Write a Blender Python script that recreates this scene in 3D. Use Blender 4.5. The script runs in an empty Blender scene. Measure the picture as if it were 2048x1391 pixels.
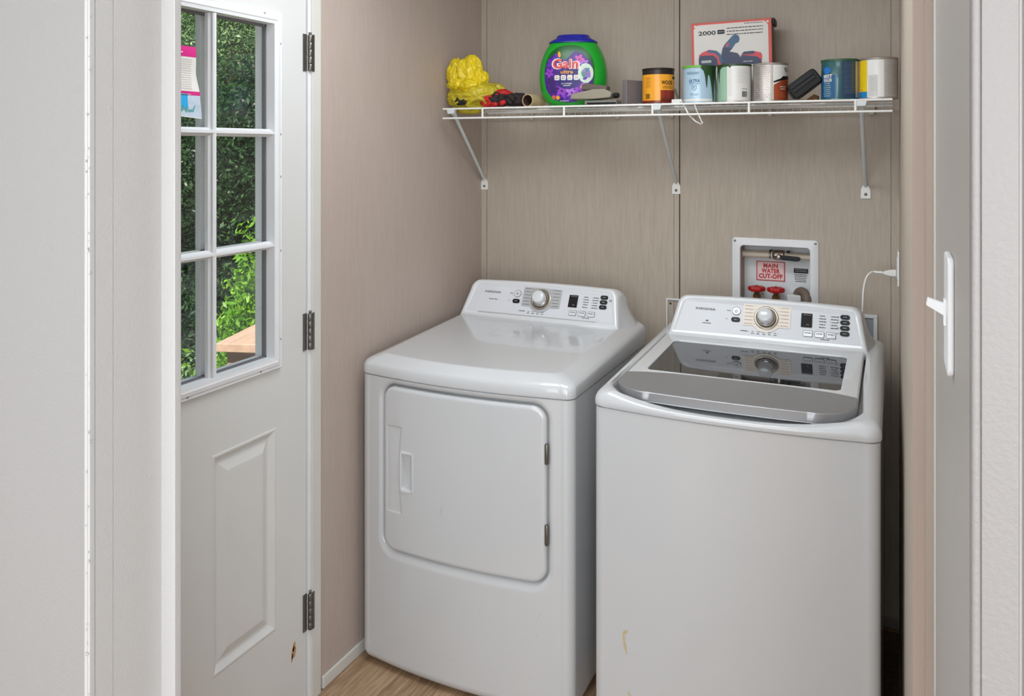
import bpy, bmesh, math, random
import numpy as np
from mathutils import Vector, Matrix, noise
PI = math.pi
sc = bpy.context.scene
COL = sc.collection
random.seed(7)
# ------------------------------------------------------------------ camera, world, lights, exposure
cd = bpy.data.cameras.new('camera'); cam = bpy.data.objects.new('camera', cd); COL.objects.link(cam)
cam.location = (0, 0, 1.58); cam.rotation_euler = (PI/2, 0, math.radians(24.707))
cd.sensor_width = 36.0; cd.lens = 1672.6/2048*36; cd.shift_y = -(695.5-294.2)/2048; cd.clip_start = 0.02; cd.clip_end = 300
sc.camera = cam
sc.view_settings.view_transform = 'Standard'; sc.view_settings.look = 'None'
sc.view_settings.gamma = 1.0; sc.view_settings.use_curve_mapping = False
sc.view_settings.exposure = 0.52
w = bpy.data.worlds.new('world'); sc.world = w; w.use_nodes = True
wn = w.node_tree; wn.nodes.clear()
sky = wn.nodes.new('ShaderNodeTexSky'); sky.sky_type = 'HOSEK_WILKIE'; sky.turbidity = 3.0
sky.sun_direction = Vector((0.0, -0.60, 0.80)).normalized()
bg = wn.nodes.new('ShaderNodeBackground'); bg.inputs[1].default_value = 2.4
wo = wn.nodes.new('ShaderNodeOutputWorld')
wn.links.new(sky.outputs[0], bg.inputs[0]); wn.links.new(bg.outputs[0], wo.inputs[0])

def area(name, loc, target, sx, sy, power, col=(1, 1, 1)):
    l = bpy.data.lights.new(name, 'AREA'); l.shape = 'RECTANGLE'; l.size = sx; l.size_y = sy
    l.energy = power; l.color = col
    o = bpy.data.objects.new(name, l); COL.objects.link(o); o.location = loc
    o.rotation_euler = (Vector(target)-Vector(loc)).to_track_quat('-Z', 'Y').to_euler()
    return o
sun = bpy.data.lights.new('sun', 'SUN'); sun.energy = 6.5; sun.angle = 0.01; sun.color = (1, 0.95, 0.85)
so = bpy.data.objects.new('sun', sun); COL.objects.link(so)
so.rotation_euler = Vector((0.0, -0.60, 0.80)).to_track_quat('Z', 'Y').to_euler(); so.location = (0, 0, 8)
area('fill_light_hall', (-0.9, -2.1, 1.45), (-0.7, 3.0, 0.9), 2.2, 1.6, 32, (0.89, 0.95, 1.0))  # added frontal fill behind the camera, no window stands there
area('fill_light_side', (1.05, -1.55, 1.35), (-1.5, 1.75, 0.95), 1.3, 1.7, 47, (0.90, 0.955, 1.0))  # added fill from an unseen source, lifts the left wall and door
area('ceiling_light_hall', (-0.5, -0.5, 2.33), (-0.5, -0.5, 0), 1.2, 1.2, 12, (0.88, 0.95, 1.0))
area('ceiling_light_laundry', (-0.75, 1.75, 2.33), (-0.75, 1.75, 0), 0.9, 0.6, 11, (0.88, 0.95, 1.0))

# ------------------------------------------------------------------ materials
MATS = {}
def lin(c):
    return tuple(((v/255)/12.92 if v/255 <= 0.04045 else (((v/255)+0.055)/1.055)**2.4) for v in c)
def mat(name, rgb, rough=0.5, metal=0.0, coat=0.0, bump=0.0, bscale=200.0, var=0.0, vscale=8.0, stretch=None, spec=0.5, trans=0.0, sss=0.0):
    """procedural principled material: colour variation by noise and fine relief by noise bump"""
    if name in MATS: return MATS[name]
    m = bpy.data.materials.new(name); m.use_nodes = True; MATS[name] = m
    nt = m.node_tree; b = nt.nodes['Principled BSDF']
    c = lin(rgb) + (1,)
    b.inputs['Base Color'].default_value = c; b.inputs['Roughness'].default_value = rough
    b.inputs['Metallic'].default_value = metal; b.inputs['Coat Weight'].default_value = coat
    b.inputs['Coat Roughness'].default_value = 0.03; b.inputs['Specular IOR Level'].default_value = spec
    b.inputs['Transmission Weight'].default_value = trans
    tc = nt.nodes.new('ShaderNodeTexCoord'); mp = nt.nodes.new('ShaderNodeMapping')
    nt.links.new(tc.outputs['Object'], mp.inputs[0])
    if stretch: mp.inputs['Scale'].default_value = stretch
    n = nt.nodes.new('ShaderNodeTexNoise'); n.inputs['Scale'].default_value = vscale; n.inputs['Detail'].default_value = 4
    nt.links.new(mp.outputs[0], n.inputs['Vector'])
    v = var if var else 0.02
    r = nt.nodes.new('ShaderNodeMapRange'); r.inputs[1].default_value = 0.3; r.inputs[2].default_value = 0.7
    r.inputs[3].default_value = 1-v; r.inputs[4].default_value = 1+v
    nt.links.new(n.outputs['Fac'], r.inputs[0])
    mx = nt.nodes.new('ShaderNodeMix'); mx.data_type = 'RGBA'; mx.blend_type = 'MULTIPLY'
    mx.inputs[0].default_value = 1; mx.inputs[6].default_value = c
    nt.links.new(r.outputs[0], mx.inputs[7]); nt.links.new(mx.outputs[2], b.inputs['Base Color'])
    if bump:
        n2 = nt.nodes.new('ShaderNodeTexNoise'); n2.inputs['Scale'].default_value = bscale; n2.inputs['Detail'].default_value = 3
        nt.links.new(mp.outputs[0], n2.inputs['Vector'])
        bp = nt.nodes.new('ShaderNodeBump'); bp.inputs['Strength'].default_value = bump; bp.inputs['Distance'].default_value = 0.002
        nt.links.new(n2.outputs['Fac'], bp.inputs['Height']); nt.links.new(bp.outputs[0], b.inputs['Normal'])
    return m
def panel_mat(name, c0, c1):
    """vinyl covered wall board: fine vertical grain with pale streaks"""
    m = bpy.data.materials.new(name); m.use_nodes = True; nt = m.node_tree; b = nt.nodes['Principled BSDF']
    b.inputs['Roughness'].default_value = 0.55
    tc = nt.nodes.new('ShaderNodeTexCoord')
    def nz(scale, s, det=3, dist=0.0):
        mp = nt.nodes.new('ShaderNodeMapping'); mp.inputs['Scale'].default_value = scale
        nt.links.new(tc.outputs['Object'], mp.inputs[0])
        n = nt.nodes.new('ShaderNodeTexNoise'); n.inputs['Scale'].default_value = s; n.inputs['Detail'].default_value = det
        n.inputs['Distortion'].default_value = dist
        nt.links.new(mp.outputs[0], n.inputs['Vector']); return n.outputs['Fac']
    a = nz((1, 1, 0.05), 380, 3); bb = nz((1, 1, 0.08), 90, 3, 0.6); cc = nz((1, 1, 0.5), 3, 2); dd = nz((1, 1, 1), 700, 2)
    m1 = nt.nodes.new('ShaderNodeMath'); m1.operation = 'MULTIPLY_ADD'; m1.inputs[1].default_value = 0.42
    nt.links.new(a, m1.inputs[0])
    m2 = nt.nodes.new('ShaderNodeMath'); m2.operation = 'MULTIPLY_ADD'; m2.inputs[1].default_value = 0.34
    nt.links.new(bb, m2.inputs[0])
    m3 = nt.nodes.new('ShaderNodeMath'); m3.operation = 'MULTIPLY'; m3.inputs[1].default_value = 0.24
    nt.links.new(cc, m3.inputs[0]); nt.links.new(m3.outputs[0], m2.inputs[2]); nt.links.new(m2.outputs[0], m1.inputs[2])
    cr = nt.nodes.new('ShaderNodeValToRGB'); e = cr.color_ramp.elements
    e[0].position = 0.30; e[0].color = lin(c0)+(1,); e[1].position = 0.74; e[1].color = lin(c1)+(1,)
    nt.links.new(m1.outputs[0], cr.inputs[0]); nt.links.new(cr.outputs[0], b.inputs['Base Color'])
    bp = nt.nodes.new('ShaderNodeBump'); bp.inputs['Strength'].default_value = 0.12; bp.inputs['Distance'].default_value = 0.001
    nt.links.new(dd, bp.inputs['Height']); nt.links.new(bp.outputs[0], b.inputs['Normal'])
    return m
def paint_mat(name, rgb, rough=0.45):
    """thick rolled paint with orange-peel relief and stray drips"""
    m = bpy.data.materials.new(name); m.use_nodes = True; nt = m.node_tree; b = nt.nodes['Principled BSDF']
    b.inputs['Base Color'].default_value = lin(rgb)+(1,); b.inputs['Roughness'].default_value = rough
    tc = nt.nodes.new('ShaderNodeTexCoord')
    n = nt.nodes.new('ShaderNodeTexNoise'); n.inputs['Scale'].default_value = 230; n.inputs['Detail'].default_value = 3
    v = nt.nodes.new('ShaderNodeTexVoronoi'); v.inputs['Scale'].default_value = 22
    nt.links.new(tc.outputs['Object'], n.inputs['Vector']); nt.links.new(tc.outputs['Object'], v.inputs['Vector'])
    r = nt.nodes.new('ShaderNodeMapRange'); r.inputs[1].default_value = 0.0; r.inputs[2].default_value = 0.07
    r.inputs[3].default_value = 1.6; r.inputs[4].default_value = 0.0
    nt.links.new(v.outputs['Distance'], r.inputs[0])
    ad = nt.nodes.new('ShaderNodeMath'); ad.operation = 'ADD'
    nt.links.new(n.outputs['Fac'], ad.inputs[0]); nt.links.new(r.outputs[0], ad.inputs[1])
    bp = nt.nodes.new('ShaderNodeBump'); bp.inputs['Strength'].default_value = 0.25; bp.inputs['Distance'].default_value = 0.002
    nt.links.new(ad.outputs[0], bp.inputs['Height']); nt.links.new(bp.outputs[0], b.inputs['Normal'])
    return m
def floor_mat():
    m = bpy.data.materials.new('oak_laminate'); m.use_nodes = True; nt = m.node_tree; b = nt.nodes['Principled BSDF']
    b.inputs['Roughness'].default_value = 0.42
    tc = nt.nodes.new('ShaderNodeTexCoord')
    def nz(scale, s, det, dist):
        mp = nt.nodes.new('ShaderNodeMapping'); mp.inputs['Scale'].default_value = scale
        nt.links.new(tc.outputs['Object'], mp.inputs[0])
        n = nt.nodes.new('ShaderNodeTexNoise'); n.inputs['Scale'].default_value = s; n.inputs['Detail'].default_value = det
        n.inputs['Distortion'].default_value = dist; nt.links.new(mp.outputs[0], n.inputs['Vector']); return n.outputs['Fac']
    a = nz((1, 0.07, 1), 120, 6, 0.6); c = nz((1, 0.25, 1), 9, 3, 1.2)
    mm = nt.nodes.new('ShaderNodeMath'); mm.operation = 'MULTIPLY_ADD'; mm.inputs[1].default_value = 0.6
    m2 = nt.nodes.new('ShaderNodeMath'); m2.operation = 'MULTIPLY'; m2.inputs[1].default_value = 0.4
    nt.links.new(a, mm.inputs[0]); nt.links.new(c, m2.inputs[0]); nt.links.new(m2.outputs[0], mm.inputs[2])
    cr = nt.nodes.new('ShaderNodeValToRGB'); e = cr.color_ramp.elements
    e[0].position = 0.35; e[0].color = lin((128, 98, 72))+(1,); e[1].position = 0.65; e[1].color = lin((192, 162, 130))+(1,)
    nt.links.new(mm.outputs[0], cr.inputs[0]); nt.links.new(cr.outputs[0], b.inputs['Base Color'])
    bp = nt.nodes.new('ShaderNodeBump'); bp.inputs['Strength'].default_value = 0.15; bp.inputs['Distance'].default_value = 0.001
    nt.links.new(a, bp.inputs['Height']); nt.links.new(bp.outputs[0], b.inputs['Normal'])
    return m
def glass_mat(name, tint=(1, 1, 1), dirt=True):
    m = bpy.data.materials.new(name); m.use_nodes = True; nt = m.node_tree; nt.nodes.clear()
    o = nt.nodes.new('ShaderNodeOutputMaterial'); t = nt.nodes.new('ShaderNodeBsdfTransparent'); g = nt.nodes.new('ShaderNodeBsdfGlossy')
    t.inputs[0].default_value = tint+(1,); g.inputs['Roughness'].default_value = 0.02
    lw = nt.nodes.new('ShaderNodeLayerWeight'); pw_ = nt.nodes.new('ShaderNodeMath'); pw_.operation = 'POWER'; pw_.inputs[1].default_value = 4.0
    nt.links.new(lw.outputs['Facing'], pw_.inputs[0]); f = nt.nodes.new('ShaderNodeMath'); f.operation = 'MULTIPLY_ADD'; f.inputs[1].default_value = 0.5; f.inputs[2].default_value = 0.03; nt.links.new(pw_.outputs[0], f.inputs[0])
    mx = nt.nodes.new('ShaderNodeMixShader'); nt.links.new(f.outputs[0], mx.inputs[0])
    nt.links.new(t.outputs[0], mx.inputs[1]); nt.links.new(g.outputs[0], mx.inputs[2])
    out = mx.outputs[0]
    if dirt:
        tc = nt.nodes.new('ShaderNodeTexCoord'); v = nt.nodes.new('ShaderNodeTexVoronoi'); v.inputs['Scale'].default_value = 120
        n = nt.nodes.new('ShaderNodeTexNoise'); n.inputs['Scale'].default_value = 6
        nt.links.new(tc.outputs['Object'], v.inputs['Vector']); nt.links.new(tc.outputs['Object'], n.inputs['Vector'])
        r = nt.nodes.new('ShaderNodeMapRange'); r.inputs[1].default_value = 0.10; r.inputs[2].default_value = 0.16; r.inputs[3].default_value = 0.55; r.inputs[4].default_value = 0.02
        nt.links.new(v.outputs['Distance'], r.inputs[0])
        d = nt.nodes.new('ShaderNodeBsdfDiffuse'); d.inputs[0].default_value = (0.6, 0.62, 0.6, 1)
        m2 = nt.nodes.new('ShaderNodeMixShader')
        mu = nt.nodes.new('ShaderNodeMath'); mu.operation = 'MULTIPLY'; nt.links.new(r.outputs[0], mu.inputs[0]); nt.links.new(n.outputs['Fac'], mu.inputs[1])
        nt.links.new(mu.outputs[0], m2.inputs[0]); nt.links.new(out, m2.inputs[1]); nt.links.new(d.outputs[0], m2.inputs[2]); out = m2.outputs[0]
    nt.links.new(out, o.inputs[0]); return m
M_BACK = panel_mat('wall_board_back', (168, 155, 141), (192, 179, 164))
M_LEFT = panel_mat('wall_board_left', (174, 158, 148), (190, 174, 164))
M_NEAR = paint_mat('thick_white_paint', (190, 188, 187))
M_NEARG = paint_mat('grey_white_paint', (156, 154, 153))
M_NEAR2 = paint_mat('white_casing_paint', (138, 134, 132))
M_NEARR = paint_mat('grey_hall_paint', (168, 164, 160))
M_BEAD = mat('bead_paint', (190, 189, 188), 0.4)
M_TAN = mat('tan_trim', (168, 153, 142), 0.5, var=0.05, vscale=60, stretch=(1, 1, 0.05))
M_TAN2 = mat('tan_trim_pink', (178, 160, 149), 0.5, var=0.05, vscale=60, stretch=(1, 1, 0.05))
M_WHITE = mat('white_trim', (208, 205, 199), 0.4, bump=0.05, bscale=120)
M_DOOR = mat('door_paint', (214, 213, 211), 0.42, bump=0.05, bscale=250, var=0.015, vscale=5)
M_LITE = mat('lite_frame_plastic', (226, 226, 228), 0.35)
M_FLOOR = floor_mat()
M_CEIL = mat('ceiling_white', (225, 223, 220), 0.8, bump=0.2, bscale=80)
M_GLASS = glass_mat('window_glass')
M_APPL = mat('appliance_enamel', (203, 204, 206), 0.22, coat=0.6, var=0.01, vscale=3)
M_APPL2 = mat('appliance_plastic', (216, 217, 219), 0.25, coat=0.45, var=0.01, vscale=3)
M_FACE = mat('control_face', (212, 213, 217), 0.35, var=0.01)
M_SEAM = mat('dark_seam', (40, 40, 42), 0.8)
M_DGREY = mat('dark_grey_print', (48, 48, 52), 0.6)
M_BLACK = mat('black_plastic', (20, 20, 24), 0.45, spec=0.3)
M_GREYP = mat('grey_dial_print', (176, 176, 176), 0.4)
M_CREAM = mat('cream_dial_print', (232, 222, 208), 0.4)
M_CHROME = mat('chrome', (200, 195, 188), 0.15, metal=1.0)
M_STEEL = mat('satin_steel', (125, 122, 116), 0.38, metal=0.9, var=0.06, vscale=40)
M_SILVER = mat('brushed_silver', (160, 160, 162), 0.35, metal=0.55, var=0.02, vscale=300, bump=0.1, bscale=900)
M_LIDGLASS = mat('smoked_lid_glass', (46, 47, 50), 0.04, spec=0.75)
M_WIRE = mat('white_wire_coating', (232, 230, 226), 0.35)
M_ARM = mat('grey_white_arm', (205, 210, 210), 0.4)
M_RED = mat('red_handle_paint', (190, 30, 30), 0.4, var=0.08, vscale=60)
M_BRASS = mat('aged_brass', (120, 90, 50), 0.4, metal=0.6, var=0.15, vscale=80)
M_CREAMPIPE = mat('cream_pipe', (214, 200, 182), 0.4)
M_RUBBER = mat('grey_hose_rubber', (118, 104, 92), 0.55)
M_TEXTR = mat('red_print', (190, 40, 45), 0.5)
M_CARPET = mat('dark_brown_carpet', (104, 80, 66), 0.95, var=0.5, vscale=220, bump=0.8, bscale=400)

# ------------------------------------------------------------------ mesh helpers
def obj(name, verts, faces, m, parent=None, smooth=False, mats=None, fmats=None):
    me = bpy.data.meshes.new(name); me.from_pydata([tuple(v) for v in verts], [], faces); me.validate(); me.update()
    for mm in (mats or [m]): me.materials.append(mm)
    if fmats is not None and len(me.polygons) == len(fmats): me.polygons.foreach_set('material_index', fmats)
    if smooth: me.polygons.foreach_set('use_smooth', [True]*len(me.polygons))
    o = bpy.data.objects.new(name, me); COL.objects.link(o)
    if parent: o.parent = parent; o.matrix_parent_inverse = parent.matrix_world.inverted() if False else Matrix.Identity(4)
    return o
class MB:
    def __init__(s): s.v = []; s.f = []
    def box(s, x0, x1, y0, y1, z0, z1):
        n = len(s.v)
        s.v += [(x0,y0,z0),(x1,y0,z0),(x1,y1,z0),(x0,y1,z0),(x0,y0,z1),(x1,y0,z1),(x1,y1,z1),(x0,y1,z1)]
        s.f += [(n,n+3,n+2,n+1),(n+4,n+5,n+6,n+7),(n,n+1,n+5,n+4),(n+1,n+2,n+6,n+5),(n+2,n+3,n+7,n+6),(n+3,n,n+4,n+7)]
        return s
    def tube(s, pts, r, n=10, caps=True, rs=None):
        pts = [Vector(p) for p in pts]; base = len(s.v); up = None
        for i, p in enumerate(pts):
            d = (pts[min(i+1, len(pts)-1)]-pts[max(i-1, 0)]).normalized()
            if up is None: up = d.orthogonal().normalized()
            a = (up-d*up.dot(d)).normalized(); b = d.cross(a); up = a
            rr = rs[i] if rs else r
            for k in range(n):
                t = 2*PI*k/n; s.v.append(tuple(p+a*math.cos(t)*rr+b*math.sin(t)*rr))
        for i in range(len(pts)-1):
            for k in range(n):
                a0 = base+i*n+k; a1 = base+i*n+(k+1) % n
                s.f.append((a0, a1, a1+n, a0+n))
        if caps:
            s.f.append(tuple(base+k for k in range(n))[::-1]); e = base+(len(pts)-1)*n
            s.f.append(tuple(e+k for k in range(n)))
        return s
    def lathe(s, prof, c=(0, 0, 0), n=48, axis='z', M=None):
        base = len(s.v)
        for (r, z) in prof:
            for k in range(n):
                t = 2*PI*k/n; p = Vector((r*math.cos(t), r*math.sin(t), z))
                if M is not None: p = M @ p
                s.v.append(tuple(Vector(c)+p))
        for i in range(len(prof)-1):
            for k in range(n):
                a0 = base+i*n+k; a1 = base+i*n+(k+1) % n
                s.f.append((a0, a1, a1+n, a0+n))
        s.f.append(tuple(base+k for k in range(n))[::-1]); e = base+(len(prof)-1)*n
        s.f.append(tuple(e+k for k in range(n)))
        return s
    def prism(s, poly, f, t):
        """poly: 2D points; f(u, v, w) -> 3D; extruded from w=0 to w=t"""
        n = len(s.v); k = len(poly)
        s.v += [tuple(f(u, v, 0)) for u, v in poly]+[tuple(f(u, v, t)) for u, v in poly]
        s.f.append(tuple(range(n, n+k))[::-1]); s.f.append(tuple(range(n+k, n+2*k)))
        for i in range(k): s.f.append((n+i, n+(i+1) % k, n+k+(i+1) % k, n+k+i))
        return s
    def rings(s, rings, cap0=False, cap1=False, closed=True):
        base = len(s.v); n = len(rings[0])
        for r in rings: s.v += [tuple(p) for p in r]
        for i in range(len(rings)-1):
            for k in range(n if closed else n-1):
                a0 = base+i*n+k; a1 = base+i*n+(k+1) % n
                s.f.append((a0, a1, a1+n, a0+n))
        if cap0: s.f.append(tuple(base+k for k in range(n))[::-1])
        if cap1: e = base+(len(rings)-1)*n; s.f.append(tuple(e+k for k in range(n)))
        return s
    def build(s, name, m, parent=None, smooth=False, bevel=0.0, seg=2, recalc=False):
        o = obj(name, s.v, s.f, m, parent, smooth)
        if recalc:
            bm = bmesh.new(); bm.from_mesh(o.data); bmesh.ops.recalc_face_normals(bm, faces=bm.faces); bm.to_mesh(o.data); bm.free()
        if bevel:
            b = o.modifiers.new('bevel', 'BEVEL'); b.width = bevel; b.segments = seg; b.limit_method = 'ANGLE'; b.angle_limit = 0.6
            o.data.polygons.foreach_set('use_smooth', [True]*len(o.data.polygons))
            wn_ = o.modifiers.new('wn', 'WEIGHTED_NORMAL'); wn_.keep_sharp = False
        return o
def autosmooth(o, ang=40):
    bm = bmesh.new(); bm.from_mesh(o.data)
    for e in bm.edges:
        e.smooth = not (len(e.link_faces) == 2 and e.calc_face_angle(0) > math.radians(ang))
    for f in bm.faces: f.smooth = True
    bm.to_mesh(o.data); bm.free(); return o
def empty(name, loc, rz=0.0):
    o = bpy.data.objects.new(name, None); COL.objects.link(o); o.location = loc; o.rotation_euler = (0, 0, rz)
    o.empty_display_size = 0.05
    return o
def tag(o, label, cat, group=None, kind=None):
    o['label'] = label; o['category'] = cat
    if group: o['group'] = group
    if kind: o['kind'] = kind
    return o
def struct(o): o['kind'] = 'structure'; return o
def lbl(o, s): o['label'] = s; return o

_tc = {}
def text_poly(s, bold=0.0, shear=0.0, res=3):
    """text as flat mesh data, height 1 capital, centred"""
    k = (s, bold, shear)
    if k in _tc: return _tc[k]
    c = bpy.data.curves.new('t', 'FONT'); c.body = s; c.size = 1.4; c.offset = bold; c.shear = shear; c.resolution_u = res; c.space_character = 1+max(0, bold-0.03)*2.0
    c.align_x = 'CENTER'; c.align_y = 'CENTER'
    o = bpy.data.objects.new('t', c); COL.objects.link(o)
    dg = bpy.context.evaluated_depsgraph_get(); dg.update()
    me = bpy.data.meshes.new_from_object(o.evaluated_get(dg))
    V = [(v.co.x, v.co.y) for v in me.vertices]; F = [tuple(p.vertices) for p in me.polygons]
    bpy.data.objects.remove(o); bpy.data.curves.remove(c); bpy.data.meshes.remove(me)
    _tc[k] = (V, F); return V, F
def lettering(s, f, u, v, size, m, parent, name='lettering', bold=0.0, squeeze=1.0, off=0.0003, maxw=None, shear=0.0, out=None):
    """f(u, v, w) -> 3D point; text centred at (u, v) with capital height size"""
    V, F = text_poly(s, bold, shear)
    if not V: return None
    if maxw:
        wd = (max(p[0] for p in V)-min(p[0] for p in V))*size
        squeeze = maxw/wd
    vs = [f(u+x*size*squeeze, v+y*size, off) for x, y in V]
    if out is not None:
        n = len(out.v); out.v += [tuple(p) for p in vs]; out.f += [tuple(i+n for i in q) for q in F]; return None
    return obj(name, vs, F, m, parent)
def rrect(w, h, r, n=6, cx=0, cy=0):
    pts = []
    for (sx, sy, a0) in ((1, -1, -PI/2), (1, 1, 0), (-1, 1, PI/2), (-1, -1, PI)):
        for i in range(n+1):
            a = a0+PI/2*i/n; pts.append((cx+sx*(w/2-r)+r*math.cos(a), cy+sy*(h/2-r)+r*math.sin(a)))
    return pts
def disc(r, n=32, cx=0, cy=0, rx=1.0): return [(cx+r*rx*math.cos(2*PI*i/n), cy+r*math.sin(2*PI*i/n)) for i in range(n)]
def squiggle(f, u, v, wd, h, m, parent, name='print_line', seed=1, off=0.0003, out=None):
    """one line of print too small to read: a run of small word blocks"""
    rnd = random.Random(seed); b = out or MB(); x = -wd/2; h = h*0.72
    while x < wd/2:
        l = min(h*rnd.uniform(1.2, 4.5), wd/2-x)
        if l > h*0.3:
            n = len(b.v)
            b.v += [tuple(f(u+x, v-h/2, off)), tuple(f(u+x+l, v-h/2, off)), tuple(f(u+x+l, v+h/2, off)), tuple(f(u+x, v+h/2, off))]
            b.f.append((n, n+1, n+2, n+3))
        x += l+h*0.6
    if out is None: return b.build(name, m, parent)

# ================================================================== ROOM
XL = -1.528; YB = 3.025; CH = 2.36
struct(MB().box(-2.3, 1.7, -2.4, 3.2, -0.1, 0.0).build('floor', M_FLOOR))
struct(MB().box(-2.3, 1.7, -2.4, 3.2, CH, CH+0.1).build('ceiling', M_CEIL))
# back wall with an opening for the water box
wb = struct(MB().box(XL-0.2, -0.56, YB+0.006, YB+0.12, 0, CH).box(-0.22, 0.3, YB+0.006, YB+0.12, 0, CH)
            .box(-0.56, -0.22, YB+0.006, YB+0.12, 1.27, CH).box(-0.56, -0.22, YB+0.006, YB+0.12, 0, 0.9)
            .box(-0.56, -0.22, YB+0.14, YB+0.16, 0.85, 1.3).build('wall_back', M_BACK))
MB().box(XL, -1.504, YB-0.003, YB+0.006, 0, CH).build('edge_strip', M_BACK, wb, bevel=0.001)
MB().box(-1.503, -0.7405, YB, YB+0.006, 0, CH).build('panel', M_BACK, wb, bevel=0.001)
MB().box(-0.7395, -0.721, YB-0.0015, YB+0.006, 0, CH).build('batten', M_BACK, wb, bevel=0.001)
lbl(MB().box(-0.7405, -0.7395, YB+0.003, YB+0.0062, 0, CH).box(-0.721, -0.717, YB+0.003, YB+0.0062, 0, CH).build('joint_gap', mat('joint_gap_brown', (70, 58, 50), 0.9), wb), 'dark joint beside the batten')  # dark brown strips filling the joints beside the batten
MB().box(-0.717, -0.516, YB, YB+0.006, 0, CH).box(-0.256, -0.018, YB, YB+0.006, 0, CH).box(-0.516, -0.256, YB, YB+0.006, 1.25, CH).box(-0.516, -0.256, YB, YB+0.006, 0, 0.95).build('panel', M_BACK, wb)
MB().box(-0.0165, 0.02, YB-0.003, YB+0.006, 0, CH).build('edge_strip', M_BACK, wb, bevel=0.001)
struct(MB().box(-1.5, 0.01, YB-0.012, YB, 0.008, 0.034).build('baseboard_back', mat('grey_base_strip', (150, 140, 132), 0.5), bevel=0.003))
# left wall with the door opening (y 0.985 .. 1.937)
DY0, DY1, DZ = 0.985, 1.934, 2.06
wl = struct(MB().box(XL-0.12, XL, DY1, YB+0.1, 0, CH).box(XL-0.12, XL, DY0-0.25, DY1, DZ, CH).box(XL-0.12, XL, 0.7, DY0, 0, CH).build('wall_left', M_LEFT))
struct(MB().box(XL, XL+0.010, 1.985, YB-0.012, 0.0, 0.036).build('baseboard_left', M_WHITE, bevel=0.003))
# right wall, very slightly out of square, and the stepped tan door trim at its near end
def wedge(name, pts, z0, z1, m, parent=None, bevel=0.0):
    return MB().prism(pts, lambda u, v, w_: (u, v, w_), z1).build(name, m, parent, bevel=bevel) if z0 == 0 else None
struct(wedge('wall_right', [(0.0065, YB+0.1), (0.022, 1.42), (0.3, 1.42), (0.3, YB+0.1)][::1], 0, CH, M_BACK))
t1 = struct(MB().box(0.0215, 0.12, 1.402, 1.4205, 0, CH).build('trim_1', M_TAN2, bevel=0.0015))
t2 = struct(MB().box(0.0385, 0.12, 1.384, 1.402, 0, CH).build('trim_2', M_TAN, bevel=0.0015))
wr = struct(MB().box(0.051, 1.7, 0.706, 1.384, 0, CH).build('wall_hall_right', M_NEARR))
MB().box(0.0495, 0.06, 1.352, 1.3845, 0, CH).build('edge_strip', M_WHITE, wr, bevel=0.001)
t3 = struct(MB().box(0.0500, 0.0565, 0.7035, 0.722, 0, CH).build('trim_3', M_NEAR2, bevel=0.0025, seg=3))
t4 = struct(MB().box(0.0565, 0.0810, 0.7045, 0.708, 0, CH).box(0.083, 0.3, 0.7030, 0.708, 0, CH).build('trim_4', M_NEAR2, bevel=0.001))
MB().box(0.060, 0.068, 0.7015, 0.7048, 1.0905, 1.0925).build('paint_drip', M_NEAR2, t4, bevel=0.0008)
# near left partition end
pl = struct(MB().box(-2.3, -1.0, 0.796, 0.917, 0, CH).build('wall_hall_left', M_NEARG))
struct(MB().box(-1.0095, -1.0035, 0.7935, 0.800, 0, CH).box(-1.0030, -0.9985, 0.7935, 0.8035, 0, CH).build('trim_5', M_BEAD, bevel=0.002, seg=3))
struct(MB().box(-1.0000, -0.9985, 0.8325, 0.917, 0, CH).build('trim_6', M_NEAR))
struct(MB().box(-1.0000, -0.9987, 0.8038, 0.8315, 0, CH).build('trim_9', M_NEAR))
struct(MB().box(-1.03, -0.972, 0.9165, 0.930, 0, CH).build('trim_7', M_NEAR, bevel=0.002))
bd = MB()
for i in range(46):
    z = 0.75+random.random()*1.2; x = -1.003+random.random()*0.009; r = random.uniform(0.0006, 0.0018)
    bd.lathe([(r*0.3, -r), (r, 0), (r*0.3, r)], (x, 0.7915, z), 8)
o = bd.build('trim_8', M_NEAR, smooth=True); o['kind'] = 'structure'
# the hall around and behind the camera
struct(MB().box(-2.4, -2.3, -2.5, 0.9, 0, CH).build('wall_hall_far_left', M_NEAR))
struct(MB().box(1.7, 1.8, -2.5, 1.4, 0, CH).build('wall_hall_far_right', M_NEAR))
struct(MB().box(-2.4, 1.8, -2.5, -2.4, 0, CH).build('wall_front', M_NEAR))
struct(MB().box(-2.4, -1.64, 0.9, 0.98, 0, CH).build('wall_hall_return', M_NEAR))
# light switch on the hall wall
sw = empty('light_switch', (0.051, 0.955, 1.413)); tag(sw, 'white toggle light switch on the grey wall at the right edge', 'light switch')
MB().prism(rrect(0.070, 0.117, 0.008), lambda u, v, t: (-t, u, v), 0.006).build('switch_plate', M_LITE, sw, bevel=0.002)
MB().box(-0.008, -0.005, -0.005, 0.005, -0.013, 0.013).build('toggle_collar', M_LITE, sw)
MB().prism([(-0.004, -0.006), (-0.024, 0.006), (-0.0225, 0.014), (-0.004, 0.008)], lambda u, v, t: (u, -0.004+t, v), 0.008).build('toggle', M_LITE, sw, bevel=0.001)

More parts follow.
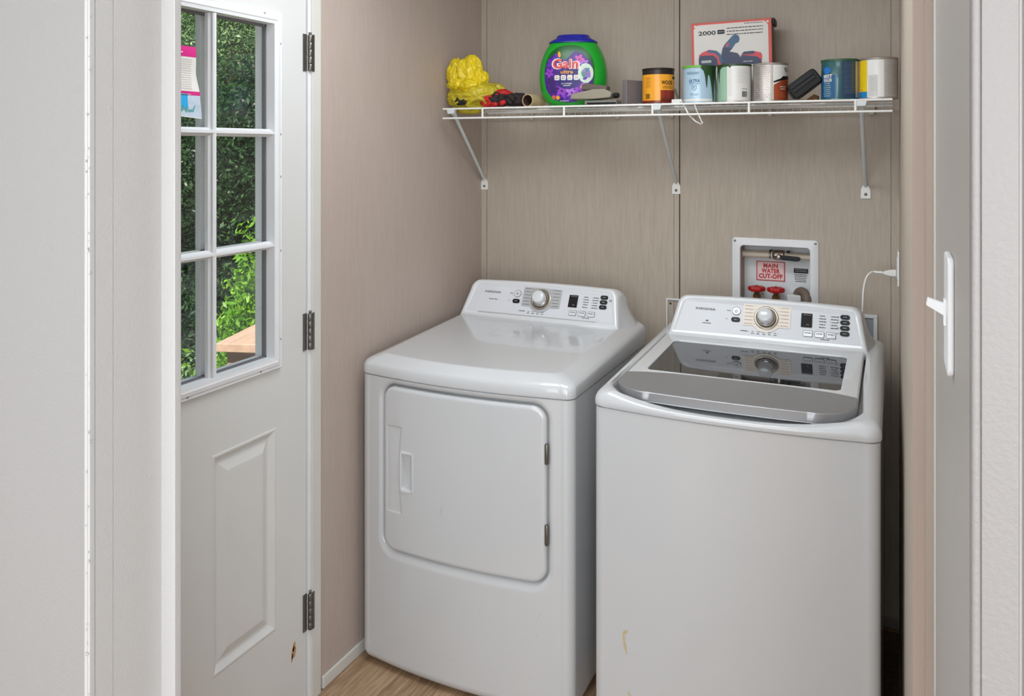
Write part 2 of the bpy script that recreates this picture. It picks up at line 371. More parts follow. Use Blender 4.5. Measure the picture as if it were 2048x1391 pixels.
# ================================================================== DOOR
D = struct(empty('door_1', (XL, 1.4605, 0)))
def P3(y, z): return (0, y-1.4605, z)
L0, L1, Z0, Z1 = 1.132, 1.806, 0.982, 1.943       # outer edge of the lite frame
I0, I1, J0, J1 = 1.166, 1.772, 1.014, 1.910       # glass opening
dy = 1.4605
leaf = MB().box(-0.044, 0, 1.006-dy, L0+0.012-dy, 0.012, DZ-0.012).box(-0.044, 0, L1-0.012-dy, 1.917-dy, 0.012, DZ-0.012)
leaf.box(-0.044, 0, L0+0.012-dy, L1-0.012-dy, Z1-0.012, DZ-0.012)
# below the lite: two stiles, rail, and the embossed panels
PA, PB, PZ0, PZ1 = 1.556, 1.791, 0.274, 0.822
QA, QB = 1.130, 1.400
leaf.box(-0.044, 0, L0+0.012-dy, L1-0.012-dy, PZ1, Z0+0.012).box(-0.044, 0, L0+0.012-dy, L1-0.012-dy, 0.012, PZ0)
leaf.box(-0.044, 0, QB-dy, PA-dy, PZ0, PZ1).box(-0.044, 0, PB-dy, L1-0.012-dy, PZ0, PZ1)
leaf.build('door_leaf', M_DOOR, D)
MB().box(-0.046, -0.0445, 1.01-dy, 1.915-dy, 0.02, 0.96).build('outer_skin', M_DOOR, D)
for (a, b_) in ((PA, PB), (QA, QB)):
    rg = []
    for (ins, dep) in ((0, 0), (0.004, 0.002), (0.008, 0.0015), (0.016, -0.004), (0.022, -0.0075), (0.028, -0.008), (0.034, -0.006), (0.052, 0.0005), (0.056, 0.001)):
        rg.append([(dep, a+ins-dy, PZ0+ins), (dep, b_-ins-dy, PZ0+ins), (dep, b_-ins-dy, PZ1-ins), (dep, a+ins-dy, PZ1-ins)])
    MB().rings(rg, cap1=True).build('embossed_panel', M_DOOR, D)
# lite frame: stepped moulding
def moulding(side):
    rg = []
    prof = ((0, 0), (0.0, 0.007), (0.003, 0.0105), (0.010, 0.0095), (0.012, 0.013), (0.022, 0.0145), (0.025, 0.0125), (0.0335, 0.0115), (0.0345, -0.016))
    for (ins, dep) in prof:
        x = dep if side == 0 else -0.044-dep
        k = ins
        rg.append([(x, L0+k-dy, Z0+k*0.95), (x, L1-k-dy, Z0+k*0.95), (x, L1-k-dy, Z1-k*0.95), (x, L0+k-dy, Z1-k*0.95)])
    return MB().rings(rg).build('lite_frame', M_LITE, D, recalc=True)
moulding(0); moulding(1)
MY = (1.364, 1.560); MZ = (1.3165, 1.6180)
for s_, nm in ((0, 'muntin'), (1, 'outer_muntin')):
    x0, x1 = ((-0.015, 0.0095) if s_ == 0 else (-0.0535, -0.029))
    for y in MY:
        MB().prism([(-0.0105, 0), (-0.0105, 0.010), (-0.006, 0.0145), (-0.006, 0.0215), (-0.003, 0.0245), (0.003, 0.0245), (0.006, 0.0215), (0.006, 0.0145), (0.0105, 0.010), (0.0105, 0)],
                   lambda u, v, t, y=y, s_=s_, x0=x0, x1=x1: ((x0+v) if s_ == 0 else (x1-v), y+u-dy, J0+t), J1-J0).build(nm, M_LITE, D)
    for z in MZ:
        MB().prism([(-0.0105, 0), (-0.0105, 0.010), (-0.006, 0.0165), (-0.003, 0.0250), (0.003, 0.0250), (0.006, 0.0165), (0.0105, 0.010), (0.0105, 0)],
                   lambda u, v, t, z=z, s_=s_, x0=x0, x1=x1: ((x0+v) if s_ == 0 else (x1-v), I0-dy+t, z+u), I1-I0).build(nm, M_LITE, D)
ys = (I0, MY[0], MY[1], I1); zs = (J0, MZ[0], MZ[1], J1)
for i in range(3):
    for j in range(3):
        MB().box(-0.0235, -0.0205, ys[i]-dy, ys[i+1]-dy, zs[j], zs[j+1]).build('pane', M_GLASS, D)
M_GASKET = mat('grey_spacer', (110, 108, 112), 0.5)
gk = MB()
for (y0, y1) in ((I0, I0+0.005), (I1-0.005, I1)): gk.box(-0.028, -0.016, y0-dy, y1-dy, J0, J1)
for (z0, z1) in ((J0, J0+0.004), (J1-0.006, J1)): gk.box(-0.028, -0.016, I0-dy, I1-dy, z0, z1)
gk.build('glass_spacer', M_GASKET, D)
SC0 = MB().lathe([(0.0001, 0.0128), (0.003, 0.0126), (0.0038, 0.0105)], M=Matrix.Rotation(PI/2, 4, 'Y'))
scs = [(1.7965, z) for z in (1.06, 1.30, 1.5, 1.615, 1.86)]+[(y, 0.992) for y in (1.25, 1.47, 1.72)]+[(y, 1.933) for y in (1.25, 1.49, 1.735)]
s0 = None
M_SCR = mat('screw_cap', (120, 122, 126), 0.4)
for (y, z) in scs:
    if s0 is None: s0 = MB().lathe([(0.0034, 0), (0.0034, 0.0015), (0.0012, 0.0022)], n=12, M=Matrix.Rotation(PI/2, 4, 'Y')).build('screw_cap', M_SCR, D)
    c = s0 if (y, z) == scs[0] else s0.copy()
    if c is not s0: COL.objects.link(c)
    c.location = (0.0098, y-dy, z)
# hinges: leaf plate and five knuckles
def hinge(z):
    h = MB().box(0.0005, 0.003, 1.903-dy, 1.918-dy, z, z+0.105).box(0.0125, 0.0145, 1.931-dy, 1.9385-dy, z, z+0.105).build('hinge', M_STEEL, D)
    for k in range(5):
        MB().lathe([(0.0062, 0), (0.0068, 0.001), (0.0068, 0.0190), (0.0062, 0.0200)], (0.0085, 1.9255-dy, z+0.0205*k+0.001), 16).build('knuckle', M_STEEL, h, smooth=True)
    MB().lathe([(0.003, 0), (0.0045, 0.002), (0.0045, 0.005), (0.002, 0.007)], (0.0085, 1.9255-dy, z+0.105), 12).build('hinge_pin', M_STEEL, h, smooth=True)
for z in (1.796, 1.003, 0.206): hinge(z)
# jamb, stop and casing
MB().box(-0.12, 0.006, 1.9205-dy, 1.934-dy, 0, DZ).box(-0.12, 0.006, 0.985-dy, 1.002-dy, 0, DZ).box(-0.12, 0.006, 0.985-dy, 1.934-dy, DZ-0.008, DZ).build('door_jamb', M_LITE, D, bevel=0.001)
MB().box(-0.06, -0.046, 1.905-dy, 1.9205-dy, 0, DZ).build('door_stop', M_WHITE, D)
MB().box(0.0, 0.012, 1.931-dy, 1.9715-dy, 0, DZ+0.04).box(0.0, 0.012, 0.955-dy, 0.99-dy, 0, DZ+0.04).box(0, 0.012, 0.955-dy, 1.9715-dy, DZ-0.003, DZ+0.04).build('door_casing', M_WHITE, D, bevel=0.0015)
MB().box(-0.13, -0.002, 0.99-dy, 1.93-dy, 0.0, 0.011).build('door_sill', mat('brown_sill', (96, 60, 38), 0.5), D)
cm = MB(); rnd = random.Random(3)
for (y, z, dy_, dz_) in ((1.866, 0.187, 0.006, 0.014), (1.860, 0.176, 0.005, 0.018), (1.868, 0.171, 0.0045, 0.016), (1.858, 0.160, 0.004, 0.012)):
    pts = [(y-dy+dy_*math.cos(t)*rnd.uniform(0.6, 1.1)+dz_*math.sin(t)*0.22, z+dz_*math.sin(t)*rnd.uniform(0.8, 1.1)) for t in [2*PI*i/14 for i in range(14)]]
    cm.prism(pts, lambda u, v, t: (0.0002+t, u, v), 0.0004)
lbl(cm.build('bare_patch', mat('bare_wood_chip', (186, 140, 92), 0.7, var=0.25, vscale=300), D), 'chipped patch showing orange brown wood')

# flyer stuck on the glass
fl = empty('paper_flyer', (XL-0.0185, 1.47, 1.735)); tag(fl, 'creased pink, white and blue printed flyer stuck on the door glass', 'flyer')
edge = [(1.822, 1.522), (1.797, 1.522), (1.76, 1.5255), (1.74, 1.530), (1.719, 1.534), (1.707, 1.5345), (1.69, 1.535), (1.656, 1.541)]
def fe(z):
    for (z1, y1), (z0, y0) in zip(edge, edge[1:]):
        if z0 <= z <= z1: return y0+(y1-y0)*(z-z0)/(z1-z0)
    return edge[0][1] if z > 1.8 else edge[-1][1]
def fpt(u, z, w_=0):   # u 0..1 across the sheet
    y0 = 1.385; y1 = fe(z); y = y0+(y1-y0)*u
    x = 0.0008+0.0018*math.sin((z-1.6)*60+u*2)*(0.3+u)+0.004*max(0, (1.70-z)/0.05)*u+w_
    return (x, y-1.47, z-1.735)
def band(z0, z1, u0, u1, m, name, off=0.0, n=8):
    b = MB(); rr = []
    for i in range(n+1):
        z = z0+(z1-z0)*i/n; rr.append([fpt(u0+(u1-u0)*k/8, z+(0.010*(0.5-(u0+(u1-u0)*k/8)) if z < 1.66 else 0), off) for k in range(9)])
    return b.rings(rr, closed=False).build(name, m, fl, smooth=True)
M_MAG = mat('magenta_print', (214, 30, 130), 0.5); M_PAPER = mat('paper', (226, 222, 216), 0.6, var=0.04, vscale=40)
M_CYAN = mat('cyan_print', (40, 168, 226), 0.5); M_NAVY = mat('navy_print', (40, 48, 110), 0.5); M_PALE = mat('pale_blue_paper', (190, 204, 218), 0.5, var=0.1, vscale=120)
band(1.654, 1.822, 0, 1, M_PAPER, 'sheet', 0, 24)
band(1.797, 1.822, 0, 1, M_MAG, 'pink_header', 0.0004, 4); band(1.705, 1.7145, 0, 1, M_MAG, 'pink_strip', 0.0004, 2)
band(1.7045, 1.7095, 0, 0.74, M_NAVY, 'navy_strip', 0.0007, 2); band(1.672, 1.7045, 0, 0.74, M_CYAN, 'blue_field', 0.0004, 6)
band(1.656, 1.7045, 0.0, 1, M_PALE, 'pale_field', 0.0002, 8)
ff = lambda u, v, w_: fpt((u-1.385)/(fe(v)-1.385), v, w_+0.001)
lettering('OBSL', ff, 1.452, 1.811, 0.012, M_PAPER, fl, bold=0.04, maxw=0.055)
lettering('Cricket', ff, 1.456, 1.8015, 0.004, M_NAVY, fl) if False else squiggle(ff, 1.456, 1.8015, 0.045, 0.003, M_NAVY, fl)
b = MB()
for i in range(14): squiggle(ff, 1.45, 1.790-i*0.0053, 0.12, 0.0012, None, None, seed=i, out=b)
b.build('print_line', mat('faint_print', (176, 160, 160), 0.6), fl)
squiggle(ff, 1.47, 1.7072, 0.07, 0.0018, M_PAPER, fl, seed=5)
b = MB(); rnd = random.Random(9)
for i in range(46):
    y = 1.40+rnd.random()*0.118; z = 1.667+rnd.random()*0.012
    b.prism(disc(rnd.uniform(0.002, 0.004), 7, y, z), lambda u, v, t: ff(u, v, t), 0.0002)
b.build('picture_print', mat('picture_teal', (95, 160, 165), 0.5, var=0.5, vscale=400), fl)

# ================================================================== APPLIANCES
def outline(cx, hw, yc, yk, yb, rf, rb, nf=60, ns=24):
    """plan outline, counter-clockwise from the back left: bowed front, rounded corners"""
    def yf(x): return yc+(yk-yc)*(x/hw)**2
    pts = []
    nb = 8
    for i in range(nb+1):       # back-left corner
        a = PI/2+PI/2*i/nb; pts.append((-hw+rb+rb*math.cos(a), yb-rb+rb*math.sin(a)))
    yl = yf(hw-rf)+rf*0.96
    for i in range(1, ns): pts.append((-hw, (yb-rb)+((yl)-(yb-rb))*i/ns))
    for i in range(nb*2+1):
        a = PI+PI/2*i/(nb*2); pts.append((-hw+rf+rf*math.cos(a), yl+rf*math.sin(a)*0.98))
    for i in range(1, nf):
        x = (-hw+rf)+(2*(hw-rf))*i/nf; pts.append((x, yf(x)))
    for i in range(nb*2+1):
        a = -PI/2+PI/2*i/(nb*2); pts.append((hw-rf+rf*math.cos(a), yl+rf*math.sin(a)*0.98))
    for i in range(1, ns): pts.append((hw, yl+((yb-rb)-yl)*i/ns))
    for i in range(nb+1):
        a = PI/2*i/nb; pts.append((hw-rb+rb*math.cos(a), yb-rb+rb*math.sin(a)))
    return [(cx+x, y) for x, y in pts]
def sst(a, b, x):
    t = min(1, max(0, (x-a)/(b-a))); return t*t*(3-2*t)
def cabinet(root, oy, HW, yc, yk, yb, z1, recess=None, m=M_APPL, nf=60, nz=24):
    """root at the floor under the machine's middle; coordinates local (x - cx, y - oy)"""
    zs_ = [0.012, 0.013, 0.016, 0.024, 0.036]+[0.036+(z1-0.036)*i/nz for i in range(1, nz+1)]
    rg = []
    for z in zs_:
        ins = 0.014*(1-sst(0.012, 0.034, z)**0.5)
        ol = outline(0, HW-ins, yc+ins, yk+ins, yb-ins, 0.030, 0.012, nf)
        row = []
        for (x, y) in ol:
            yy = y
            if recess and y < yk+0.02 and abs(x) < HW-0.035: yy += recess(x, z)
            row.append((x, yy-oy, z))
        rg.append(row)
    rg.append([(x*0.985, (y-(yb+yc-2*oy)/2)*0.985+(yb+yc-2*oy)/2, z1) for (x, y, z) in rg[-1]])
    o = MB().rings(rg, cap0=True, cap1=True).build('cabinet', m, root, smooth=True)
    autosmooth(o, 50)
    return o
VN = Vector((0, 0.065, 0.113)).normalized(); NN = Vector((0, -VN.z, VN.y))
def panel_frame(oy):
    def f(u, v, w_): return Vector((u, 2.705-oy, 0.97))+VN*v+NN*w_
    return f
def trap(hwb, hwt, zb, zt, ybt, ytp, r, arch, pw=1.0, n=16):
    pts = []
    def at(sx, s):   # side point at height s
        hw = hwt+(hwb-hwt)*(1-s)**pw
        return sx*hw
    H_ = zt-zb
    prof = []
    for i in range(n): s = (1-r/H_)*i/n; prof.append((at(-1, s), s))
    hx = at(-1, 1-r/H_)
    for i in range(9):
        a = PI-PI/2*i/8; prof.append((hx+r+r*math.cos(a), 1-r/H_+r/H_*math.sin(a)))
    x0 = hx+r
    for i in range(1, 24): prof.append((x0+(-2*x0)*i/24, 1))
    mir = [(-x, s) for x, s in prof[:n+9]][::-1]
    prof += mir
    hwm = max(hwt, 1e-6)
    return [(x, ybt+(ytp-ybt)*s, zb+H_*s+arch*s*(1-(x/hwm)**2)) for x, s in prof]
def control_panel(root, oy, washer):
    F = panel_frame(oy); y0 = 2.705-oy
    def tr(hwb, hwt, zb, zt, yb_, yt, r, arch=0.006, pw=1.0): return trap(hwb, hwt, zb, zt, yb_, yt, r, arch, pw)
    rg = [tr(0.280, 0.257, 0.984, 1.0745, y0+0.0080, y0+0.0600, 0.018),
          tr(0.284, 0.261, 0.980, 1.0785, y0+0.0036, y0+0.0600, 0.022),
          tr(0.2955, 0.268, 0.9725, 1.0840, y0-0.0020, y0+0.0610, 0.028),
          tr(0.303, 0.274, 0.962, 1.0870, y0-0.0015, y0+0.0660, 0.032),
          tr(0.307, 0.279, 0.946, 1.0875, y0+0.0010, y0+0.0740, 0.032, pw=1.1),
          tr(0.320, 0.284, 0.950, 1.0850, y0+0.0500, y0+0.0950, 0.032, pw=1.5),
          tr(0.338, 0.287, 0.945, 1.0780, y0+0.1100, y0+0.1200, 0.032, pw=1.9),
          tr(0.347, 0.288, 0.935, 1.0620, y0+0.1600, y0+0.1450, 0.032, pw=2.0),
          tr(0.344, 0.284, 0.930, 1.0520, y0+0.1680, y0+0.1560, 0.032, pw=2.0),]
    hs = MB().rings(rg, closed=True)
    e = len(hs.v)-len(rg[0]); hs.f.append(tuple(e+k for k in range(len(rg[0]))))
    hs = hs.build('panel_housing', M_APPL2, root, smooth=True, recalc=True); autosmooth(hs, 60)
    face = rg[0]
    obj('panel_face', [(x, y, z) for x, y, z in face], [tuple(range(len(face)))], M_FACE, root)
    # grey strip painted in as the shadow line along the face's bottom
    MB().prism([(-0.235, 0.0125), (0.215, 0.0125), (0.225, 0.0165), (-0.228, 0.0175)] if not washer else [(-0.24, 0.0095), (0.235, 0.0095), (0.225, 0.0115), (-0.23, 0.0115)],
               lambda u, v, t: F(u, v, t+0.0008), 0.0006).build('groove_shade', M_GREYP, root)
    Fz = lambda u, v, t: F(u, v, t+0.0012)
    lettering('INSIGNIA', Fz, -0.1885, 0.0935, 0.0078, M_DGREY, root, maxw=0.064, bold=0.004)
    if washer:
        lettering('HE', Fz, -0.180, 0.0545, 0.005, M_DGREY, root, bold=0.06); squiggle(Fz, -0.180, 0.0465, 0.027, 0.0028, M_DGREY, root, seed=3)
    else:
        lettering('Sensor Dry', Fz, -0.181, 0.067, 0.005, M_DGREY, root, bold=0.02, maxw=0.034)
    # power button
    pb = MB().prism(disc(0.0135, 32, -0.0895, 0.0942), Fz, 0.0012).build('power_button', M_DGREY, root)
    MB().prism(disc(0.0124, 32, -0.0895, 0.0942), Fz, 0.0016).build('button_face', M_APPL2, pb)
    arc = [Fz(-0.0895+0.0042*math.sin(a), 0.0937+0.0042*math.cos(a), 0.0018) for a in [0.6+(2*PI-1.2)*i/20 for i in range(21)]]
    MB().tube(arc, 0.0007, 6).tube([Fz(-0.0895, 0.0935, 0.0018), Fz(-0.0895, 0.0995, 0.0018)], 0.0007, 6).build('power_symbol', M_DGREY, pb)
    squiggle(Fz, -0.1135, 0.0945, 0.013, 0.0024, M_DGREY, root, seed=11)
    squiggle(Fz, -0.118, 0.0665, 0.009, 0.0035, M_GREYP, root, seed=12)
    def blackbtn(u, v, wd=0.028, h=0.0155):
        q = MB().prism(rrect(wd, h, 0.0072, 5, u, v), Fz, 0.002).build('black_button', M_BLACK, root, bevel=0.0006)
        squiggle(Fz, u, v, 0.010, 0.0022, M_GREYP, q, seed=int(1000*abs(u+v)), off=0.0022)
    blackbtn(-0.0895, 0.0657)
    # dial plate
    MP = M_CREAM if washer else M_GREYP
    dp = MB().prism(rrect(0.146, 0.0715, 0.004, 4, 0.0055, 0.0857), Fz, 0.0006).prism(disc(0.047, 48, 0.0045, 0.0785), Fz, 0.0007).build('dial_plate', MP, root)
    lb = MB()
    mt = M_DGREY if not washer else mat('red_brown_print', (150, 90, 80), 0.6)
    for k in range(6):
        v = 0.1155-k*0.0118
        for sx in (-1, 1):
            uu = 0.0055+sx*0.0555
            squiggle(Fz, uu, v, 0.024, 0.0022, None, None, seed=k*7+sx+(50 if washer else 0), off=0.0010, out=lb)
            lb.prism([(uu-sx*0.0135, v-0.0002), (uu-sx*0.022, v-0.0002), (uu-sx*0.022, v+0.0003), (uu-sx*0.0135, v+0.0003)], lambda a, b2, t: Fz(a, b2, 0.0009+t), 0.0001)
    lb.build('dial_lettering', mt, dp)['kind'] = 'stuff'
    # knob
    Rm = Matrix(((1, 0, 0), (0, VN.y, NN.y), (0, VN.z, NN.z)))
    kc = F(0.0045, 0.0785, 0.0015)
    rgk = MB().lathe([(0.0355, 0), (0.0375, 0.001), (0.0375, 0.003), (0.034, 0.0045), (0.030, 0.003), (0.029, 0.002)], kc, 48, M=Rm).build('dial_ring', mat('warm_chrome', (158, 148, 136), 0.3, metal=0.7), root, smooth=True)
    kn = MB().lathe([(0.0285, 0.002), (0.0285, 0.008), (0.0255, 0.010), (0.0245, 0.012)], kc, 48, M=Rm).build('knob_skirt', M_CHROME, root, smooth=True)
    kb = MB().lathe([(0.0235, 0.008), (0.0232, 0.031), (0.0215, 0.0355), (0.018, 0.0372), (0.0001, 0.0378)], kc, 48, M=Rm).build('knob', M_APPL2, root, smooth=True)
    autosmooth(kb, 50); autosmooth(rgk, 50)
    # line of option words under the dial
    b = MB(); squiggle(Fz, -0.060, 0.0318, 0.024, 0.0028, None, None, seed=21, out=b)
    for k in range(5 if washer else 4):
        u = -0.034+k*(0.0172 if washer else 0.0178)
        squiggle(Fz, u, 0.0318, 0.007, 0.0024, None, None, seed=31+k, out=b); squiggle(Fz, u, 0.0255, 0.009, 0.0026, None, None, seed=61+k, out=b)
        b.prism([(u+0.006, 0.0316), (u+0.011, 0.0316), (u+0.011, 0.0320), (u+0.006, 0.0320)], lambda a, b2, t: Fz(a, b2, 0.0003+t), 0.0001)
    b.build('option_lettering', M_DGREY, root)
    # display
    ds = MB().prism(rrect(0.0325, 0.0445, 0.001, 2, 0.1255, 0.0822), Fz, 0.0012).build('display', mat('display_black', (26, 20, 22), 0.5, spec=0.2), root)
    lettering('STATUS', Fz, 0.1268, 0.0995, 0.003, M_GREYP, ds, maxw=0.022, off=0.0015)
    lettering('TIME', Fz, 0.1285, 0.068, 0.003, M_GREYP, ds, off=0.0015)
    # status columns
    b = MB()
    for c_, u0 in enumerate((0.163, 0.196)):
        for k in range(5):
            v = 0.1005-k*0.0092
            b.prism(disc(0.0011, 8, u0, v), lambda a, b2, t: Fz(a, b2, 0.0003+t), 0.0001)
            squiggle(Fz, u0+0.0115+0.002*((k*3+c_) % 3-1), v, 0.015+0.003*((k+c_) % 3), 0.0030, None, None, seed=71+k+c_*9, out=b)
    b.build('status_lettering', M_DGREY, root)
    for k in range(3):
        u = 0.1305+k*0.0338; v = 0.0398
        q = MB().prism(rrect(0.0275, 0.0185, 0.003, 4, u, v), Fz, 0.0012).build('white_button', M_DGREY, root)
        MB().prism(rrect(0.0255, 0.0168, 0.0025, 4, u, v-0.0003), Fz, 0.0018).build('button_face', M_APPL2, q)
        squiggle(Fz, u, v+0.002, 0.018, 0.0032, M_DGREY, q, seed=90+k, off=0.0021)
    squiggle(Fz, 0.1805, 0.0258, 0.026, 0.0026, M_DGREY, root, seed=97)
    vs_ = (0.1015, 0.0842, 0.0665, 0.0488) if washer else (0.1040, 0.0867, 0.0688)
    for v in vs_: blackbtn(0.2362, v, 0.0275, 0.0145)
    if washer:
        for v in vs_: squiggle(Fz, 0.2165, v, 0.006, 0.002, M_DGREY, root, seed=int(v*9999))
    else:
        squiggle(Fz, 0.2605, 0.0965, 0.010, 0.0022, M_DGREY, root, seed=5); squiggle(Fz, 0.2605, 0.0925, 0.010, 0.0022, M_DGREY, root, seed=6)
# ---------------------------------------------------------------- dryer
DX, OY = -1.153, 2.50
dr = empty('clothes_dryer', (DX, OY, 0)); tag(dr, 'white front-loading clothes dryer with square door, standing left of the washer', 'dryer')
HWD = 0.3475; YC, YK, YBK = 2.118, 2.152, 2.885
dcx, dzc, dhw, dhh, drr = 0.007, 0.6165, 0.2645, 0.2455, 0.042
def sdf(x, z, hw=dhw, hh=dhh, r=drr, cx=dcx, cz=dzc):
    qx = abs(x-cx)-hw+r; qz = abs(z-cz)-hh+r
    return math.hypot(max(qx, 0), max(qz, 0))+min(max(qx, qz), 0)-r
def recess(x, z):
    d = sdf(x, z)
    k = 0.5+0.5*sst(0.45, 0.33, z)
    return 0.018*(1-sst(0.001, 0.010, d))+0.005*(1-sst(0.008, 0.008+0.022*k, d))
cabinet(dr, OY, HWD, YC, YK, YBK, 0.884, recess, nf=260, nz=240)
rg = []
for (ins, z, sl) in ((0.006, 0.883, 0), (0.004, 0.8875, 0), (-0.0015, 0.888, 0), (-0.002, 0.8925, 0), (-0.0015, 0.910, 0.034), (0.001, 0.9170, 0.036), (0.005, 0.9225, 0.038), (0.011, 0.9265, 0.039), (0.017, 0.9295, 0.040), (0.046, 0.9405, 0.045), (0.051, 0.9422, 0.045), (0.056, 0.9428, 0.045), (0.066, 0.9429, 0.045), (0.12, 0.9429, 0.045)):
    yy = ins if ins < 0.012 else 0.012+(ins-0.012)*0.55
    ol = outline(0, HWD-ins, YC+yy, YK+yy, YBK-ins*0.2, 0.032, 0.012, 60)
    rg.append([(x, y-OY, z+sl*(y-2.12)) for x, y in ol])
o = MB().rings(rg, cap1=True).build('top_lid', M_APPL, dr, smooth=True); autosmooth(o, 60)
control_panel(dr, OY, False)
# door as one dense pressed shell with the handle pocket
n = 300; V = []; Fc = []
def yfront(x): return YC+(YK-YC)*(x/HWD)**2
for j in range(n+1):
    for i in range(n+1):
        a = -1+2*i/n; b_ = -1+2*j/n
        px_, pz_ = a*dhw, b_*dhh
        qx, qz = abs(px_)-(dhw-drr), abs(pz_)-(dhh-drr)
        if qx > 0 and qz > 0:
            L = math.hypot(qx, qz); mxx = max(qx, qz); qx, qz = qx*mxx/L, qz*mxx/L
            px_ = math.copysign(dhw-drr+qx, px_); pz_ = math.copysign(dhh-drr+qz, pz_)
        x, z = dcx+px_, dzc+pz_
        d = sdf(x, z)
        y = yfront(x)-0.0015
        t = max(0, 1+d/0.012); y += 0.009*(1-math.sqrt(max(0, 1-t*t)))
        # handle: shallow strip with a curved right edge, then the finger pocket
        X, Z = x+DX, z
        re = -1.3415-0.010*(1-((Z-0.616)/0.129)**2)
        ms = sst(-1.3975, -1.3945, X)*(1-sst(re-0.001, re+0.001, X))*sst(0.4870, 0.4895, Z)*(1-sst(0.7425, 0.745, Z))
        y += ms*(0.0015+0.0030*sst(-1.395, -1.345, X))
        pdx, pdz = abs(X+1.3235)-0.0185, abs(Z-0.6155)-0.054
        pd = math.hypot(max(pdx, 0), max(pdz, 0))+min(max(pdx, pdz), 0)
        y += 0.016*(1-sst(-0.007, -0.002, pd))*(1 if X > re-0.001 else 0) - 0.0012*(sst(-0.001, 0.001, pd)*(1-sst(0.004, 0.0055, pd)))*(1 if X > re else 0)
        V.append((x, y-OY, z))
for j in range(n):
    for i in range(n):
        k = j*(n+1)+i; Fc.append((k, k+1, k+n+2, k+n+1))
border = [i for i in range(n+1)]+[(j)*(n+1)+n for j in range(1, n+1)]+[n*(n+1)+i for i in range(n-1, -1, -1)]+[j*(n+1) for j in range(n-1, 0, -1)]
b0 = len(V)
for k in border: V.append((V[k][0], V[k][1]+0.010, V[k][2]))
for q in range(len(border)):
    a, c = border[q], border[(q+1) % len(border)]; Fc.append((c, a, b0+q, b0+(q+1) % len(border)))
dd = obj('dryer_door', V, Fc, M_APPL, dr, smooth=True)
pk = rrect(0.036, 0.108, 0.007, 6, -1.3215-DX, 0.6155)
pk2 = rrect(0.048, 0.120, 0.009, 6, -1.3215-DX, 0.6155)
yy = yfront(-1.3215-DX)-OY
hd = MB().rings([[(x, yy-0.0016, z) for x, z in pk2], [(x, yy-0.004, z) for x, z in rrect(0.046, 0.118, 0.009, 6, -1.3215-DX, 0.6155)], [(x, yy-0.004, z) for x, z in pk], [(x, yy+0.008, z) for x, z in pk]]).build('door_handle', M_APPL2, dd)
M_HANDLE = hd
for z in (0.704, 0.480):
    h = MB().lathe([(0.005, 0), (0.0055, 0.001), (0.0055, 0.055), (0.005, 0.056)], (0.274, yfront(0.274)-OY+0.001, z), 14).box(0.268, 0.2745, yfront(0.27)-OY, yfront(0.27)-OY+0.006, z+0.002, z+0.054).build('hinge', M_STEEL, dr, smooth=False)
    autosmooth(h, 40)
M_STAIN = mat('yellow_residue', (206, 186, 138), 0.4, var=0.2, vscale=150)
def patch_on(root, pts, ysurf, oy, m, name, t=0.0005, label=None):
    vs_ = [(x, ysurf(x)-oy-t, z) for x, z in pts]; o_ = obj(name, vs_, [tuple(range(len(vs_)))[::1]], m, root)
    if label: lbl(o_, label)
    return o_
def streak(pts, w0):
    L_, R_ = [], []
    for i, (x, z, w_) in enumerate(pts): L_.append((x-w_, z)); R_.append((x+w_, z))
    return L_+R_[::-1]
patch_on(dr, streak([(-0.043, 0.545, 0.0005), (-0.047, 0.528, 0.0012), (-0.052, 0.512, 0.0004)], 0), lambda x: yfront(x)-0.0016, OY, mat('faint_scuff', (170, 170, 174), 0.5), 'scuff', label='faint grey scuff on the door')
rnd = random.Random(4); b = MB()
for i in range(22):
    x = rnd.uniform(-0.3, 0.3); z = rnd.uniform(0.08, 0.33); r = rnd.uniform(0.0005, 0.0011)
    b.prism(disc(r, 7, x, z), lambda u, v, t: (u, yfront(u)-OY-0.0003-t, v), 0.0002)
b.build('specks', mat('dirt_speck', (120, 118, 116), 0.7), dr)['kind'] = 'stuff'
for sx in (-0.3, 0.3):
    for y in (2.2, 2.82): MB().lathe([(0.02, 0), (0.022, 0.004), (0.012, 0.008), (0.012, 0.02)], (sx, y-OY, 0), 16).build('levelling_foot', M_BLACK, dr)
# ---------------------------------------------------------------- washer
WX = -0.380; OYW = 2.46
ws = empty('washing_machine', (WX, OYW, 0)); tag(ws, 'white top-loading washing machine with smoked glass lid, right of the dryer', 'washing machine')
HWW = 0.3475; WC, WK, WB = 2.064, 2.094, 2.880
cabinet(ws, OYW, HWW-0.001, WC+0.001, WK+0.001, WB, 0.898, nf=60, nz=10)
def wfront(x): return WC+(WK-WC)*(x/HWW)**2
def lz(y): return 0.942+0.04*(y-2.10)
def dip(x, y, k):
    return k*(1-min(1, abs((x-0.0)/0.30))**3)*(1-sst(2.07, 2.26, y))
rg = []
for (ins, z, sl, kd) in ((0.007, 0.896, 0, 0), (0.005, 0.9015, 0, 0), (-0.0015, 0.902, 0, 0), (-0.002, 0.9065, 0, 0), (-0.002, 0.914, 0.04, 0), (0.0, 0.922, 0.042, 0.005), (0.004, 0.930, 0.042, 0.012), (0.010, 0.9365, 0.042, 0.018), (0.018, 0.9405, 0.042, 0.023), (0.026, 0.9425, 0.042, 0.026)):
    ol = outline(0, HWW-ins, WC+ins*0.8, WK+ins*0.8, WB-ins*0.2, 0.034, 0.012, 60)
    rg.append([(x, y-OYW, z+sl*(y-2.10)-dip(x, y, kd)) for x, y in ol])
LX = -0.388-WX
